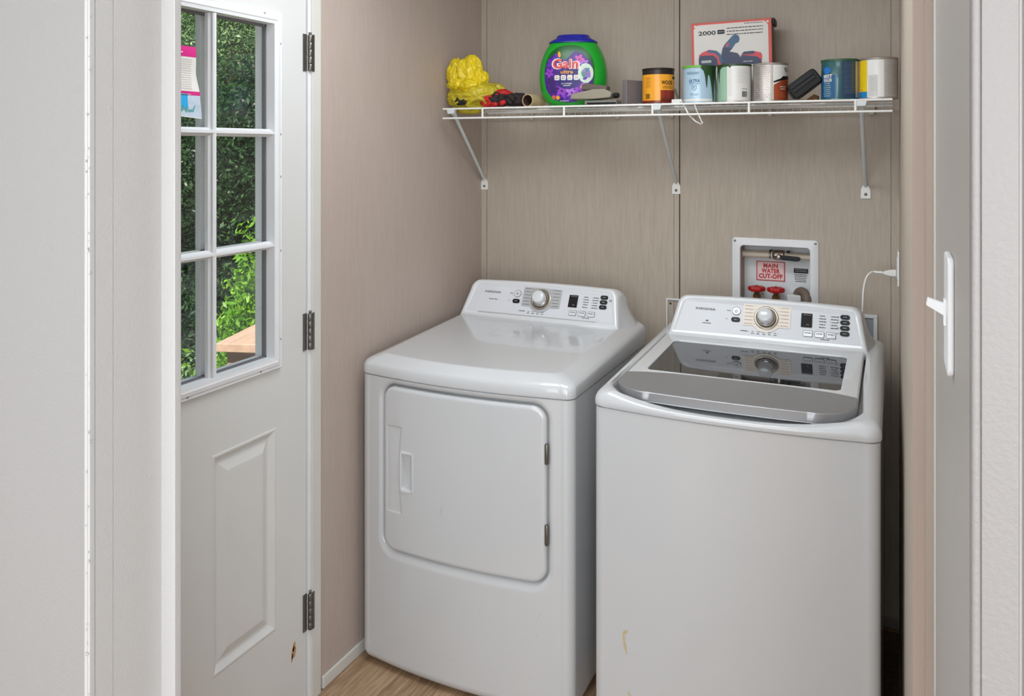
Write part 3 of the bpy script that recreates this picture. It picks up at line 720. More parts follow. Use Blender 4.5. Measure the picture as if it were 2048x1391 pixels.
for (g, dz_, kd) in ((0.019, 0.0000, 0.027), (0.015, -0.0022, 0.028), (0.0115, -0.008, 0.028), (0.009, -0.020, 0.020), (0.008, -0.034, 0.0)):
    gs_ = 0.004+(g-0.008)*0.35
    oa = outline(LX, 0.300+g, 2.108-g, 2.122-g, 2.735+gs_, 0.098, 0.012, 60); ob = outline(LX, 0.300+gs_, 2.108-gs_, 2.122-gs_, 2.735+gs_, 0.098, 0.012, 60)
    ol = [(a[0]+(b_[0]-a[0])*sst(2.20, 2.45, a[1]), a[1]+(b_[1]-a[1])*sst(2.20, 2.45, a[1])) for a, b_ in zip(oa, ob)]
    rg.append([(x, y-OYW, lz(y)+dz_-dip(x, y, kd)) for x, y in ol])
o = MB().rings(rg, cap1=True).build('top_deck', M_APPL, ws, smooth=True); autosmooth(o, 55)
control_panel(ws, OYW, True)
# lid with glass window
rg = []
for (g, dz_) in ((0.0, -0.022), (0.0, -0.002), (0.002, 0.0012), (0.005, 0.002)):
    ol = outline(LX, 0.300-g, 2.108+g, 2.122+g, 2.730-g, 0.096, 0.012, 60); rg.append([(x, y-OYW, lz(y)+dz_) for x, y in ol])
for (g, dz_) in ((-0.006, 0.002), (-0.002, 0.0026), (0.0, 0.001), (0.0005, -0.004)):
    ol = outline(LX, 0.2565-g, 2.310+g, 2.310+g, 2.646-g, 0.022, 0.022, 60); rg.append([(x, y-OYW, lz(y)+dz_) for x, y in ol])
ld = MB().rings(rg, cap0=True).build('lid', M_APPL2, ws, smooth=True); autosmooth(ld, 45)
ol = outline(LX, 0.2562, 2.3103, 2.3103, 2.6457, 0.022, 0.022, 60)
obj('lid_window', [(x, y-OYW, lz(y)-0.0022) for x, y in ol], [tuple(range(len(ol)))], M_LIDGLASS, ld)
fz = lambda u, v, t: (u, v-OYW, lz(v)-0.0022+t)
bl = MB().prism(rrect(0.228, 0.052, 0.006, 4, 0.045, 2.342), lambda u, v, t: fz(u, v, 0.0001+t), 0.0001).build('warning_label', mat('black_label', (14, 14, 16), 0.06, spec=0.4), ld)
for (a_, b_) in ((-0.02, 2.347), (0.075, 2.345)): MB().prism(disc(0.006, 16, a_, b_), lambda u, v, t: fz(u, v, 0.0003+t), 0.0001).build('label_dot', mat('label_dot', (4, 4, 4), 0.3), bl)
# silver grip along the lid's front
ol = [(x-LX, y) for x, y in outline(LX, 0.3003, 2.1075, 2.1215, 2.730, 0.096, 0.012, 60)]
fr = [(x, y) for x, y in ol if y < 2.262]
fr.sort(key=lambda p: math.atan2(p[1]-2.6, p[0]))
def yback(x): return 2.262+0.030*(1-abs(x/0.3)**4)
top = []; rg = []
xe0 = [(x, y) for x, y in fr]
def srow(dzz, ins, inner=False):
    r = []
    for (x, y) in xe0:
        if inner: r.append((LX+x*0.997, yback(x)-OYW, lz(yback(x))+dzz))
        else:
            r.append((LX+x*(1-ins/0.3), y+ins*(1-min(1, abs(x)/0.30)**6)-OYW, lz(y)+dzz))
    return r
sg = MB().rings([srow(-0.022, 0.004), srow(-0.018, -0.001), srow(0.0025, -0.001), srow(0.0045, 0.0012), srow(0.0048, 0.003), srow(0.0045, 0, True), srow(0.0018, 0, True)], closed=False).build('lid_grip', M_SILVER, ld, smooth=True, recalc=True)
autosmooth(sg, 40)
def wf(x): return wfront(x)-0.0005
patch_on(ws, [(-0.2535, 0.3370), (-0.2575, 0.3350), (-0.262, 0.329), (-0.2635, 0.318), (-0.261, 0.298), (-0.2575, 0.284), (-0.251, 0.2735), (-0.2535, 0.290), (-0.2562, 0.305), (-0.2590, 0.318), (-0.2575, 0.326), (-0.2515, 0.331), (-0.2490, 0.3345)], wf, OYW, M_STAIN, 'residue_stain', label='yellow glue smear')
patch_on(ws, [(-0.246, 0.184), (-0.250, 0.165), (-0.248, 0.14), (-0.241, 0.14), (-0.238, 0.16), (-0.242, 0.172)], wf, OYW, M_STAIN, 'residue_stain', label='yellow glue smear')
for sx in (-0.3, 0.3):
    for y in (2.16, 2.82): MB().lathe([(0.02, 0), (0.022, 0.004), (0.012, 0.008), (0.012, 0.02)], (sx, y-OYW, 0), 16).build('levelling_foot', M_BLACK, ws)

# ================================================================== WALL FITTINGS
# recessed water outlet box
wx = empty('water_outlet_box', (-0.386, YB, 1.1)); tag(wx, 'white recessed wall box for the water valves above the washer', 'outlet box')
def RW(u, v, t): return (u+0.386, -t, v-1.1)
def frame_rings(o_, i_, z_, depth):
    pass
ow = rrect(0.288, 0.330, 0.012, 6, -0.386, 1.0965); iw = rrect(0.236, 0.276, 0.014, 6, -0.3860, 1.0980); iw2 = rrect(0.232, 0.272, 0.012, 6, -0.3860, 1.0980)
rg = [[RW(u, v, 0.0) for u, v in ow], [RW(u, v, 0.004) for u, v in rrect(0.288, 0.330, 0.012, 6, -0.386, 1.0965)], [RW(u, v, 0.0055) for u, v in rrect(0.284, 0.326, 0.011, 6, -0.386, 1.0965)], [RW(u, v, 0.0055) for u, v in iw], [RW(u, v, 0.003) for u, v in iw2], [RW(u, v, -0.006) for u, v in iw2]]
rgi = [[RW(u, v, -0.006) for u, v in iw2], [RW(u, v, -0.088) for u, v in iw2]]
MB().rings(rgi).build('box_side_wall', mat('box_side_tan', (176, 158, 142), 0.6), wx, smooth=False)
o = MB().rings(rg).build('box_shell', M_LITE, wx, recalc=True); autosmooth(o, 40)
MB().box(-0.118, 0.118, 0.086, 0.088, -0.14, 0.136).build('box_back', mat('box_back_white', (222, 226, 228), 0.5), wx)
for (u, v) in ((-0.521, 1.2500), (-0.2515, 1.2515)):
    MB().lathe([(0.0042, 0), (0.0042, 0.001), (0.002, 0.0018)], RW(u, v, 0.0055), 14, M=Matrix.Rotation(PI/2, 3, 'X')).build('screw', M_STEEL, wx)
SY = YB+0.084
def RB(u, v, t): return (u+0.386, SY-YB-t, v-1.1)
# sign
sg_ = MB().prism(rrect(0.0985, 0.0695, 0.001, 2, -0.4105, 1.1365), RB, 0.0006).build('warning_sign', M_TEXTR, wx)
MB().prism(rrect(0.092, 0.0635, 0.001, 2, -0.4105, 1.1365), RB, 0.0009).build('sign_face', mat('pink_white', (236, 206, 204), 0.5), sg_)
for s, v, mw in (('MAIN', 1.1550, 0.050), ('WATER', 1.1365, 0.064), ('CUT-OFF', 1.1175, 0.082)):
    lettering(s, RB, -0.4105, v, 0.0150, M_TEXTR, sg_, bold=0.07, maxw=mw, off=0.0012)
lb_ = MB().prism(rrect(0.048, 0.0165, 0.0005, 2, -0.3075, 1.1435), RB, 0.0008).build('instruction_label', M_BLACK, wx)
b = MB()
for k in range(2): squiggle(RB, -0.3075, 1.1475-k*0.006, 0.038, 0.0022, None, None, seed=k+3, off=0.001, out=b)
b.build('label_lettering', M_GREYP, lb_)
b = MB()
for k in range(5): squiggle(RB, -0.3085, 1.130-k*0.0060, 0.044-0.002*k, 0.0026, None, None, seed=k+13, off=0.0006, out=b)
b.build('printed_text', M_BLACK, wx)
# main pipe with ball valve
pp = empty('water_pipe', (-0.39, 3.075, 1.199)); tag(pp, 'cream water pipe with brass ball valve and black lever inside the wall box', 'pipe')
MB().tube([(-0.113, 0, -0.0005), (-0.02, 0, 0)], 0.0118, 20).build('pipe', M_CREAMPIPE, pp)
MB().tube([(0.03, 0, 0), (0.1175, 0, -0.002)], 0.0110, 20).build('pipe', M_CREAMPIPE, pp)
for o_ in pp.children: autosmooth(o_, 40)
M_NICK = mat('nickel_valve', (150, 132, 118), 0.3, metal=0.7, var=0.3, vscale=120)
o = MB().tube([(-0.008, 0, 0), (-0.005, 0, 0), (0.0, 0, 0), (0.028, 0, 0), (0.032, 0, 0)], 0, 8, rs=[0.010, 0.0155, 0.0170, 0.0170, 0.011]).build('valve_body', M_NICK, pp)
MB().lathe([(0.009, 0), (0.009, 0.022), (0.006, 0.026), (0.0001, 0.027)], (0.014, -0.004, -0.003), 6, M=Matrix.Rotation(PI/2, 3, 'X')).build('valve_stem', M_CHROME, pp)
for x in (-0.017, -0.011): MB().tube([(x-0.002, 0, 0), (x+0.002, 0, 0)], 0.0138, 20).build('pipe_collar', M_NICK if x < -0.015 else M_LITE, pp)
MB().lathe([(0.005, 0), (0.006, 0.004), (0.005, 0.008)], (-0.0145, -0.002, 0.011), 12).build('collar_nub', M_SEAM, pp)
MB().lathe([(0.005, 0), (0.006, 0.004), (0.005, 0.008)], (0.044, -0.002, 0.010), 12).build('collar_nub', M_SEAM, pp)
MB().prism([(0.016, -0.006), (0.030, -0.013), (0.075, -0.0155), (0.085, -0.013), (0.0875, -0.0065), (0.082, 0.000), (0.03, 0.0035), (0.020, 0.004)], lambda u, v, t: (u, -0.022-t, v), 0.008).build('valve_lever', M_BLACK, pp, bevel=0.002)
# two gate valves with red hand wheels
def handwheel(x, label):
    r = empty('water_valve', (x, 3.062, 1.02)); tag(r, label, 'valve', 'red water valves in the wall box')
    MB().lathe([(0.010, 0), (0.012, 0.004), (0.012, 0.016), (0.009, 0.020), (0.013, 0.024), (0.013, 0.036), (0.009, 0.040), (0.009, 0.050)], n=8).build('valve_body', M_BRASS, r)
    pts = []
    N_ = 64
    rr_ = [0.0275+0.0030*math.cos(6*2*PI*i/N_) for i in range(N_)]
    prof = ((0.62, 0.052), (0.9, 0.0505), (1.0, 0.055), (1.0, 0.061), (0.92, 0.0655), (0.72, 0.0635), (0.5, 0.0635), (0.3, 0.0675), (0.12, 0.068))
    rg_ = [[(rr_[i]*k*math.cos(2*PI*i/N_), rr_[i]*k*math.sin(2*PI*i/N_), z) for i in range(N_)] for k, z in prof]
    o_ = MB().rings(rg_, cap0=True, cap1=True).build('hand_wheel', M_RED, r, smooth=True); autosmooth(o_, 50)
    MB().lathe([(0.004, 0.067), (0.004, 0.070), (0.002, 0.071)], n=10).build('wheel_screw', M_BRASS, r)
    return r
handwheel(-0.452, 'red-handled brass water valve on the left, under the warning sign')
handwheel(-0.3865, 'red-handled brass water valve on the right, next to the drain hose')
MB().box(0.040, 0.086, 0.012, 0.086, -0.13, -0.032).build('drain_housing', M_LITE, wx, bevel=0.003)
hz_ = empty('drain_hose', (-0.278, 3.058, 0.898)); tag(hz_, 'grey-brown corrugated drain hose hooked into the wall box', 'hose')
pts = []
for i in range(28):
    t = i/27; a = PI*(1-t*0.93)
    pts.append((-0.0200+0.0195*math.cos(a), 0.022-0.062*t, 0.158+0.026*math.sin(a)))
pts = [(pts[0][0], pts[0][1]+0.002, 0.09)]+pts+[(pts[-1][0]+0.005, pts[-1][1]-0.003, 0.10), (pts[-1][0]+0.008, pts[-1][1]-0.006, 0.0)]
o = MB().tube(pts, 0.0142, 18).build('hose', M_RUBBER, hz_, smooth=True)
MB().tube([(0.012, 0.004, 0.165), (0.014, -0.004, 0.195), (0.017, -0.008, 0.208)], 0.003, 8).build('hose_hook', M_STEEL, hz_)
# frames low on the wall behind the washer
fr1 = MB().box(-0.768, -0.7625, YB-0.006, YB, 0.55, 1.028).box(-0.7625, -0.60, YB-0.006, YB, 1.0215, 1.028).box(-0.6055, -0.60, YB-0.006, YB, 0.55, 1.0215).box(-0.7625, -0.6055, YB-0.006, YB, 0.55, 0.5565).build('wall_frame', M_LITE, bevel=0.001)
tag(fr1, 'thin white rectangular trim on the wall at the washer\'s left rear', 'frame')
MB().lathe([(0.0045, 0), (0.0045, 0.001), (0.0025, 0.0025)], (-0.753, YB-0.0005, 1.009), 12, M=Matrix.Rotation(PI/2, 3, 'X')).build('screw', mat('dark_screw', (80, 66, 56), 0.5), fr1)
fr2 = MB().box(-0.30, -0.058, YB-0.008, YB, 1.0125, 1.024).box(-0.070, -0.058, YB-0.008, YB, 0.72, 1.0125).box(-0.30, -0.288, YB-0.008, YB, 0.72, 1.0125).box(-0.288, -0.07, YB-0.008, YB, 0.72, 0.732).build('vent_box', M_LITE, bevel=0.0015)
tag(fr2, 'white rimmed grey recessed plate on the wall at the washer\'s right rear', 'wall plate')
MB().box(-0.288, -0.070, YB-0.003, YB-0.0003, 0.732, 1.0125).build('grey_plate', mat('grey_plate', (150, 154, 158), 0.4), fr2)
# outlet, plug and cord at the right
ot = empty('power_outlet', (0.0078, 2.915, 1.198)); tag(ot, 'white power outlet plate seen edge-on on the right wall', 'power outlet')
MB().prism(rrect(0.072, 0.112, 0.006), lambda u, v, t: (-t, u, v), 0.006).build('cover_plate', M_WIRE, ot, bevel=0.0015)
MB().prism(rrect(0.034, 0.066, 0.004), lambda u, v, t: (-0.006-t, u, v), 0.0015).build('socket', M_LITE, ot)
cp = [(-0.016, 0.016, 0.183), (-0.024, 0.014, 0.1815), (-0.032, 0.010, 0.175), (-0.039, 0.005, 0.163), (-0.0435, 0.0, 0.147), (-0.0465, -0.004, 0.125), (-0.048, -0.006, 0.10), (-0.049, -0.004, 0.06), (-0.049, 0.012, 0.0), (-0.049, 0.02, -0.3)]
cd_ = MB().tube(cp, 0.0032, 10).build('power_cord', M_WIRE, ws, smooth=True)
cd_.location = (-0.05-WX, 2.89-OYW, 1.0)
MB().prism([(0.049, 0.172), (0.049, 0.194), (0.032, 0.1925), (0.016, 0.188), (0.010, 0.185), (0.010, 0.178), (0.016, 0.1755), (0.032, 0.172)], lambda u, v, t: (u, 0.006+t, v), 0.022).build('plug', M_WIRE, cd_, bevel=0.003)
o = MB().tube([(0.011-0.0045*i, 0.016, 0.1815+0.0002*i) for i in range(7)], 0, 10, rs=[0.0055, 0.0042, 0.0052, 0.004, 0.005, 0.0038, 0.0045]).build('strain_relief', M_WIRE, cd_, smooth=True)
cr_ = MB().box(-0.055, 0.006, 2.2, 2.985, 0.0004, 0.006).build('carpet_remnant', M_CARPET); tag(cr_, 'dark brown carpet strip on the floor between washer and right wall', 'carpet')
# ================================================================== WIRE SHELF
SZ = 1.7175
sh = empty('wire_shelf', (-0.745, YB, SZ)); tag(sh, 'white coated wire shelf on diagonal arms across the back wall', 'shelf')
def S(x, y, z): return (x+0.745, y-YB, z-SZ)
yF = 2.630
for (y, z, r, nm) in ((yF, SZ-0.0005, 0.0034, 'front_rod'), (yF-0.001, SZ-0.0340, 0.0034, 'lip_rod'), (2.990, SZ-0.0025, 0.0032, 'rear_rod'), (2.87, SZ-0.003, 0.0028, 'support_rod'), (2.75, SZ-0.003, 0.0028, 'support_rod')):
    x0, x1 = (-1.482, -0.012)
    o = MB().tube([S(x0-0.0008, y, z), S(x0, y, z), S(x1, y, z), S(x1+0.0008, y, z)], r, 12).build(nm, M_WIRE, sh); autosmooth(o, 50)
x = -1.47; w0 = None
while x < -0.013:
    if w0 is None:
        w0 = MB().tube([(0, yF+0.002-YB, 0.0022), (0, yF+0.01-YB, 0.0024), (0, 2.992-YB, 0.0024), (0, 2.996-YB, -0.002), (0, 2.997-YB, -0.016)], 0.0014, 6).build('deck_wire', M_WIRE, sh, smooth=True); c = w0
    else: c = w0.copy(); COL.objects.link(c)
    c.location = (x+0.745, 0, 0); x += 0.0255
MB().tube([S(-1.475, 2.998, SZ-0.018), S(-0.016, 2.998, SZ-0.018)], 0.0026, 10).build('rear_lip_rod', M_WIRE, sh)
for x in (-1.324, -1.017, -0.713, -0.411, -0.109):
    MB().tube([S(x, yF-0.0005, SZ-0.001), S(x, yF-0.001, SZ-0.034)], 0.0038, 10).build('lip_post', M_WIRE, sh)
for (xt, xb) in ((-1.452, -1.513), (-0.700, -0.731), (-0.094, -0.094)):
    b = MB(); top = Vector(S(xt, yF+0.014, SZ-0.006)); bot = Vector(S(xb, YB-0.006, 1.452))
    d = (bot-top).normalized(); sd = Vector((1, 0, 0)); nn = d.cross(sd).normalized(); sd = nn.cross(d)
    rg = []
    for t in (0, 0.08, 0.14, 0.5, 0.97, 1.0):
        p = top.lerp(bot, t); ww = 0.0125 if t < 0.05 else (0.0080 if t < 0.1 else 0.0062); th = 0.0062
        rg.append([tuple(p+sd*ww*math.cos(a)+nn*th*math.sin(a)) for a in [2*PI*i/14 for i in range(14)]])
    arm = b.rings(rg, cap0=True, cap1=True).build('support_arm', M_ARM, sh, recalc=True); autosmooth(arm, 50)
    MB().prism([(-0.016, 0), (0.016, 0), (0.012, -0.016), (-0.012, -0.016)], lambda u, v, t, xt=xt: (xt+0.745+u, yF-0.002-YB+t, v-0.002), 0.018).build('arm_clip', M_ARM, arm, bevel=0.001)
    tb = MB().prism([(-0.0155, 1.409), (0.0155, 1.409), (0.0150, 1.438), (0.010, 1.450), (0.004, 1.4555), (-0.004, 1.4555), (-0.010, 1.450), (-0.0150, 1.438)], lambda u, v, t, xb=xb: (xb+0.745+u, -t, v-SZ), 0.004).build('wall_tab', M_WIRE, arm, bevel=0.001)
    MB().lathe([(0.0050, 0), (0.0050, 0.001), (0.003, 0.0025), (0.0001, 0.003)], (xb+0.745, -0.004, 1.423-SZ), 12, M=Matrix.Rotation(PI/2, 3, 'X')).build('screw', M_STEEL, arm)
for x in (-1.30, -0.95, -0.745, -0.40, -0.075):
    c = MB().box(-0.008, 0.008, -0.020, 0.0, -0.030, 0.001).build('wall_clip', mat('clear_clip', (190, 184, 176), 0.3), sh, bevel=0.002); c.location = (x+0.745, 0, 0)
# ================================================================== THINGS ON THE SHELF
TOP = SZ+0.0042
def facecam(x, y): return math.atan2(-x, y)*-1 if False else math.atan2(x, -y)*1.0
def rz_to_cam(x, y):
    # rotate local -Y to point at the camera column (0, 0)
    return math.atan2(-x, -y)-(-PI/2)-PI/2*0 if False else (math.atan2(-y, -x)+PI/2)
CR = 0.0525
def cyl(r):
    return lambda u, v, t: ((r+t)*math.sin(u/r), -(r+t)*math.cos(u/r), v)
def strip(name, m, parent, r, a0, a1, z0, z1, off=0.0004, n=None):
    """curved label patch between angles a0..a1 (degrees, 0 = front, + = right)"""
    n = n or max(2, int(abs(a1-a0)/4)); v = []; f = []
    for i in range(n+1):
        a = math.radians(a0+(a1-a0)*i/n); R_ = r+off
        v += [(R_*math.sin(a), -R_*math.cos(a), z0), (R_*math.sin(a), -R_*math.cos(a), z1)]
    for i in range(n): f.append((2*i, 2*i+2, 2*i+3, 2*i+1))
    return obj(name, v, f, m, parent, smooth=True)
def blobpatch(name, m, parent, r, pts, off=0.0007):
    """patch with an outline in (degrees, z), triangulated as a fan of thin strips"""
    xs = sorted(set([p[0] for p in pts])); v = []; f = []
    N_ = 40; lo, hi = min(xs), max(xs)
    def span(x):
        zz = []
        for (x0, z0), (x1, z1) in zip(pts, pts[1:]+pts[:1]):
            if (x0-x)*(x1-x) <= 0 and x0 != x1: zz.append(z0+(z1-z0)*(x-x0)/(x1-x0))
        return (min(zz), max(zz)) if zz else (0, 0)
    for i in range(N_+1):
        x_ = lo+(hi-lo)*(0.001+0.998*i/N_); a, c = span(x_); t = math.radians(x_); R_ = r+off
        v += [(R_*math.sin(t), -R_*math.cos(t), a), (R_*math.sin(t), -R_*math.cos(t), c)]
    for i in range(N_): f.append((2*i, 2*i+2, 2*i+3, 2*i+1))
    return obj(name, v, f, m, parent, smooth=True)
M_TIN = mat('tin_can_metal', (180, 172, 166), 0.42, metal=0.6, var=0.05, vscale=50)
def can(x, y, label, body, lidm, h=0.121, r=CR):
    root = empty('paint_can', (x, y, TOP)); root.rotation_euler = (0, 0, rz_to_cam(x, y))
    tag(root, label, 'paint can', 'paint and stain cans on the wire shelf')
    o_ = MB().lathe([(r-0.003, 0), (r+0.0012, 0.0008), (r+0.0012, 0.0035), (r, 0.0048), (r, h-0.006), (r+0.0012, h-0.005), (r+0.0014, h-0.001), (r-0.001, h)], n=64).build('can_body', body, root, smooth=True); autosmooth(o_, 50)
    o_ = MB().lathe([(r-0.001, h-0.003), (r-0.001, h+0.0005), (r-0.004, h+0.0008), (r-0.0065, h-0.004), (r-0.011, h-0.004), (r-0.013, h-0.001), (0.0001, h-0.001)], n=64).build('can_lid', lidm, root, smooth=True); autosmooth(o_, 40)
    return root
def barcode(parent, r, a, z, wd, h, m=None):
    b_ = MB(); rnd_ = random.Random(int(a*7)); x_ = -wd/2; f_ = cyl(r)
    u0 = math.radians(a)*r
    while x_ < wd/2:
        l = rnd_.uniform(0.0004, 0.0013); n_ = len(b_.v)
        b_.v += [f_(u0+x_, z-h/2, 0.0012), f_(u0+x_+l, z-h/2, 0.0012), f_(u0+x_+l, z+h/2, 0.0012), f_(u0+x_, z+h/2, 0.0012)]; b_.f.append((n_, n_+1, n_+2, n_+3)); x_ += l+rnd_.uniform(0.0005, 0.0012)
    b_.build('barcode', m or M_BLACK, parent)
def cantext(parent, r, s, a, z, size, m, maxw=None, bold=0.02): lettering(s, cyl(r), math.radians(a)*r, z, size, m, parent, off=0.0012, maxw=maxw, bold=bold)
def canlines(parent, r, a, z0, n_, wd, h, step, m, seed=0):
    b_ = MB()
    for k in range(n_): squiggle(cyl(r), math.radians(a)*r, z0-k*step, wd*(0.8+0.2*((k*7+seed) % 3)/2), h, None, None, seed=seed+k, off=0.0012, out=b_)
    b_.build('small_print', m, parent)
M_WHT = mat('label_white', (228, 226, 222), 0.35, coat=0.2)
# orange wood stain can
c1 = can(-0.7245, 2.745, 'orange and dark red wood stain can with black lid, alone left of the others', mat('stain_black', (34, 22, 20), 0.35), mat('can_lid_dark', (66, 58, 54), 0.3, metal=0.6), h=0.119)
M_OR = mat('label_orange', (236, 160, 32), 0.35, coat=0.3, var=0.05, vscale=30); M_DR = mat('label_dark_red', (140, 40, 22), 0.35, coat=0.3, var=0.25, vscale=60)
strip('label', M_OR, c1, CR, -88, 88, 0.006, 0.098)
strip('red_label_field', M_DR, c1, CR, 8, 88, 0.008, 0.046, 0.0007)
strip('red_label_field', M_DR, c1, CR, -88, 88, 0.005, 0.012, 0.0007)
strip('brown_band', mat('label_brown', (96, 40, 18), 0.35), c1, CR, 8, 88, 0.012, 0.020, 0.0009)
cantext(c1, CR, 'WOOD', 34, 0.070, 0.0125, M_BLACK, maxw=0.042, bold=0.04); canlines(c1, CR, 34, 0.058, 2, 0.04, 0.0022, 0.005, M_BLACK, 3)
canlines(c1, CR, -38, 0.088, 8, 0.020, 0.0014, 0.0045, mat('label_brown2', (120, 80, 24), 0.5), 13); barcode(c1, CR, -40, 0.026, 0.017, 0.017)
o = strip('badge', M_BLACK, c1, CR, 60, 84, 0.083, 0.092, 0.0009)
# light blue can
c2 = can(-0.5865, 2.740, 'pale blue paint can with dark green paint running down its side', mat('can_blue', (164, 190, 208), 0.35, coat=0.3), mat('lid_green', (96, 168, 60), 0.4))
M_DG = mat('dried_green_paint', (44, 74, 42), 0.35, var=0.15, vscale=40); M_LG = mat('light_green_paint', (110, 176, 62), 0.4)
strip('rim_paint', M_LG, c2, CR, -90, 6, 0.114, 0.1215, 0.0018); strip('rim_paint', M_DG, c2, CR, 6, 90, 0.114, 0.1215, 0.0018)
blobpatch('paint_drip', M_DG, c2, CR, [(0, 0.119), (8, 0.108), (14, 0.104), (20, 0.085), (24, 0.05), (28, 0.05), (30, 0.092), (37, 0.088), (44, 0.06), (50, 0.03), (54, 0.002), (58, 0.002), (60, 0.06), (66, 0.08), (74, 0.05), (88, 0.04), (90, 0.119)])
strip('bottom_band', M_WHT, c2, CR, -90, 50, 0.0055, 0.014)
M_LB = mat('label_text_blue', (84, 122, 156), 0.5)
cantext(c2, CR, 'valspar', -24, 0.098, 0.011, mat('label_text_grey', (120, 148, 168), 0.5), maxw=0.044); cantext(c2, CR, 'ULTRA', -18, 0.071, 0.0105, mat('label_text_blue2', (40, 96, 140), 0.5), maxw=0.036)
canlines(c2, CR, -18, 0.0625, 1, 0.038, 0.0022, 0.004, M_LB, 4); canlines(c2, CR, -18, 0.030, 2, 0.03, 0.0012, 0.004, M_LB, 8)
shd = [(-0.0075, 0.056), (0.0075, 0.056), (0.0070, 0.047), (0, 0.040), (-0.0070, 0.047)]
u0 = math.radians(-18)*CR; f_ = cyl(CR); q = MB()
q.tube([f_(u0+a, z, 0.0012) for a, z in shd+shd[:2]], 0.0006, 5); q.tube([f_(u0+a, z, 0.0012) for a, z in disc(0.0028, 8, 0, 0.050)], 0.0005, 5); q.build('shield_mark', M_LB, c2)
# white and pale green can
c3 = can(-0.4745, 2.742, 'white and pale green paint can with green drips and a barcode', M_TIN, mat('lid_dark_green', (52, 74, 48), 0.4))
strip('label', M_WHT, c3, CR, -25, 72, 0.005, 0.115); strip('green_label_field', mat('label_pale_green', (150, 186, 158), 0.4), c3, CR, -90, -25, 0.005, 0.115)
strip('green_label_field', mat('label_mid_green', (84, 120, 94), 0.4), c3, CR, 72, 90, 0.005, 0.115, 0.0006); strip('rim_paint', M_DG, c3, CR, -90, 90, 0.1155, 0.1215, 0.0018)
blobpatch('paint_drip', M_DG, c3, CR, [(-90, 0.118), (-90, 0.08), (-76, 0.07), (-70, 0.095), (-66, 0.10), (-63, 0.062), (-60, 0.062), (-57, 0.104), (-45, 0.112), (-20, 0.114), (-16, 0.108), (-10, 0.114), (0, 0.118)])
canlines(c3, CR, -14, 0.105, 16, 0.016, 0.0012, 0.0056, M_GREYP, 3); canlines(c3, CR, 28, 0.104, 10, 0.036, 0.001, 0.0048, M_GREYP, 30); canlines(c3, CR, -56, 0.055, 9, 0.012, 0.001, 0.005, mat('label_text_green', (100, 140, 112), 0.5), 40)
barcode(c3, CR, 36, 0.026, 0.018, 0.018); canlines(c3, CR, 36, 0.042, 1, 0.02, 0.002, 0.005, M_DGREY, 8)
# brown and white can
c4 = can(-0.3630, 2.745, 'silver and white paint can with a rust brown label corner', M_TIN, mat('lid_brown', (112, 84, 70), 0.4, metal=0.5))
strip('label', M_WHT, c4, CR, 8, 90, 0.005, 0.114); M_RB = mat('label_rust', (158, 72, 40), 0.4, var=0.08, vscale=30)
blobpatch('rust_label_field', M_RB, c4, CR, [(10, 0.005), (10, 0.052), (40, 0.066), (60, 0.072), (88, 0.070), (88, 0.005)])
blobpatch('black_swoosh', M_BLACK, c4, CR, [(10, 0.058), (10, 0.063), (36, 0.072), (44, 0.079), (88, 0.080), (88, 0.072), (44, 0.067)], 0.0010)
cantext(c4, CR, '9¼', 62, 0.098, 0.015, M_DGREY, maxw=0.018); canlines(c4, CR, 46, 0.046, 2, 0.026, 0.003, 0.007, M_WHT, 2); canlines(c4, CR, 46, 0.026, 3, 0.024, 0.0012, 0.005, mat('label_tan_text', (206, 150, 110), 0.5), 5)
canlines(c4, CR, -48, 0.108, 18, 0.022, 0.0012, 0.0056, M_DGREY, 7); canlines(c4, CR, -12, 0.108, 17, 0.014, 0.0012, 0.0058, mat('label_tan2', (190, 150, 130), 0.5), 17)
# teal can
c5 = can(-0.1570, 2.715, 'dark teal and blue paint can with a green rim, beside the yellow one', mat('can_teal', (26, 86, 88), 0.28, coat=0.5), mat('lid_green2', (60, 96, 60), 0.4))
strip('rim_paint', mat('rim_green', (48, 88, 56), 0.4), c5, CR, -90, 90, 0.1155, 0.1215, 0.0016)
strip('blue_label_field', mat('label_blue_deep', (40, 92, 132), 0.28, coat=0.4), c5, CR, -90, -8, 0.004, 0.075, 0.0004)
strip('navy_label_field', mat('label_navy', (34, 62, 92), 0.28, coat=0.4), c5, CR, 6, 56, 0.004, 0.112, 0.0005); strip('side_label', mat('label_offwhite', (190, 186, 178), 0.4), c5, CR, 56, 88, 0.006, 0.114, 0.0006)
MB().prism(disc(0.0105, 20, 0, 0, 1.25), lambda u, v, t: cyl(CR)(u+math.radians(-42)*CR, v+0.088, t+0.0008), 0.0002).build('oval_badge', mat('badge_blue', (30, 110, 190), 0.4), c5)
for s, z, sz in (('BEST', 0.070, 0.010), ('SEALER', 0.058, 0.009)): cantext(c5, CR, s, -40, z, sz, M_WHT, maxw=0.030, bold=0.04)
canlines(c5, CR, -42, 0.049, 7, 0.028, 0.0022, 0.0062, mat('label_text_pale', (176, 204, 206), 0.5), 3); canlines(c5, CR, 30, 0.108, 18, 0.032, 0.0011, 0.0052, mat('label_text_dim', (120, 146, 168), 0.5), 9)
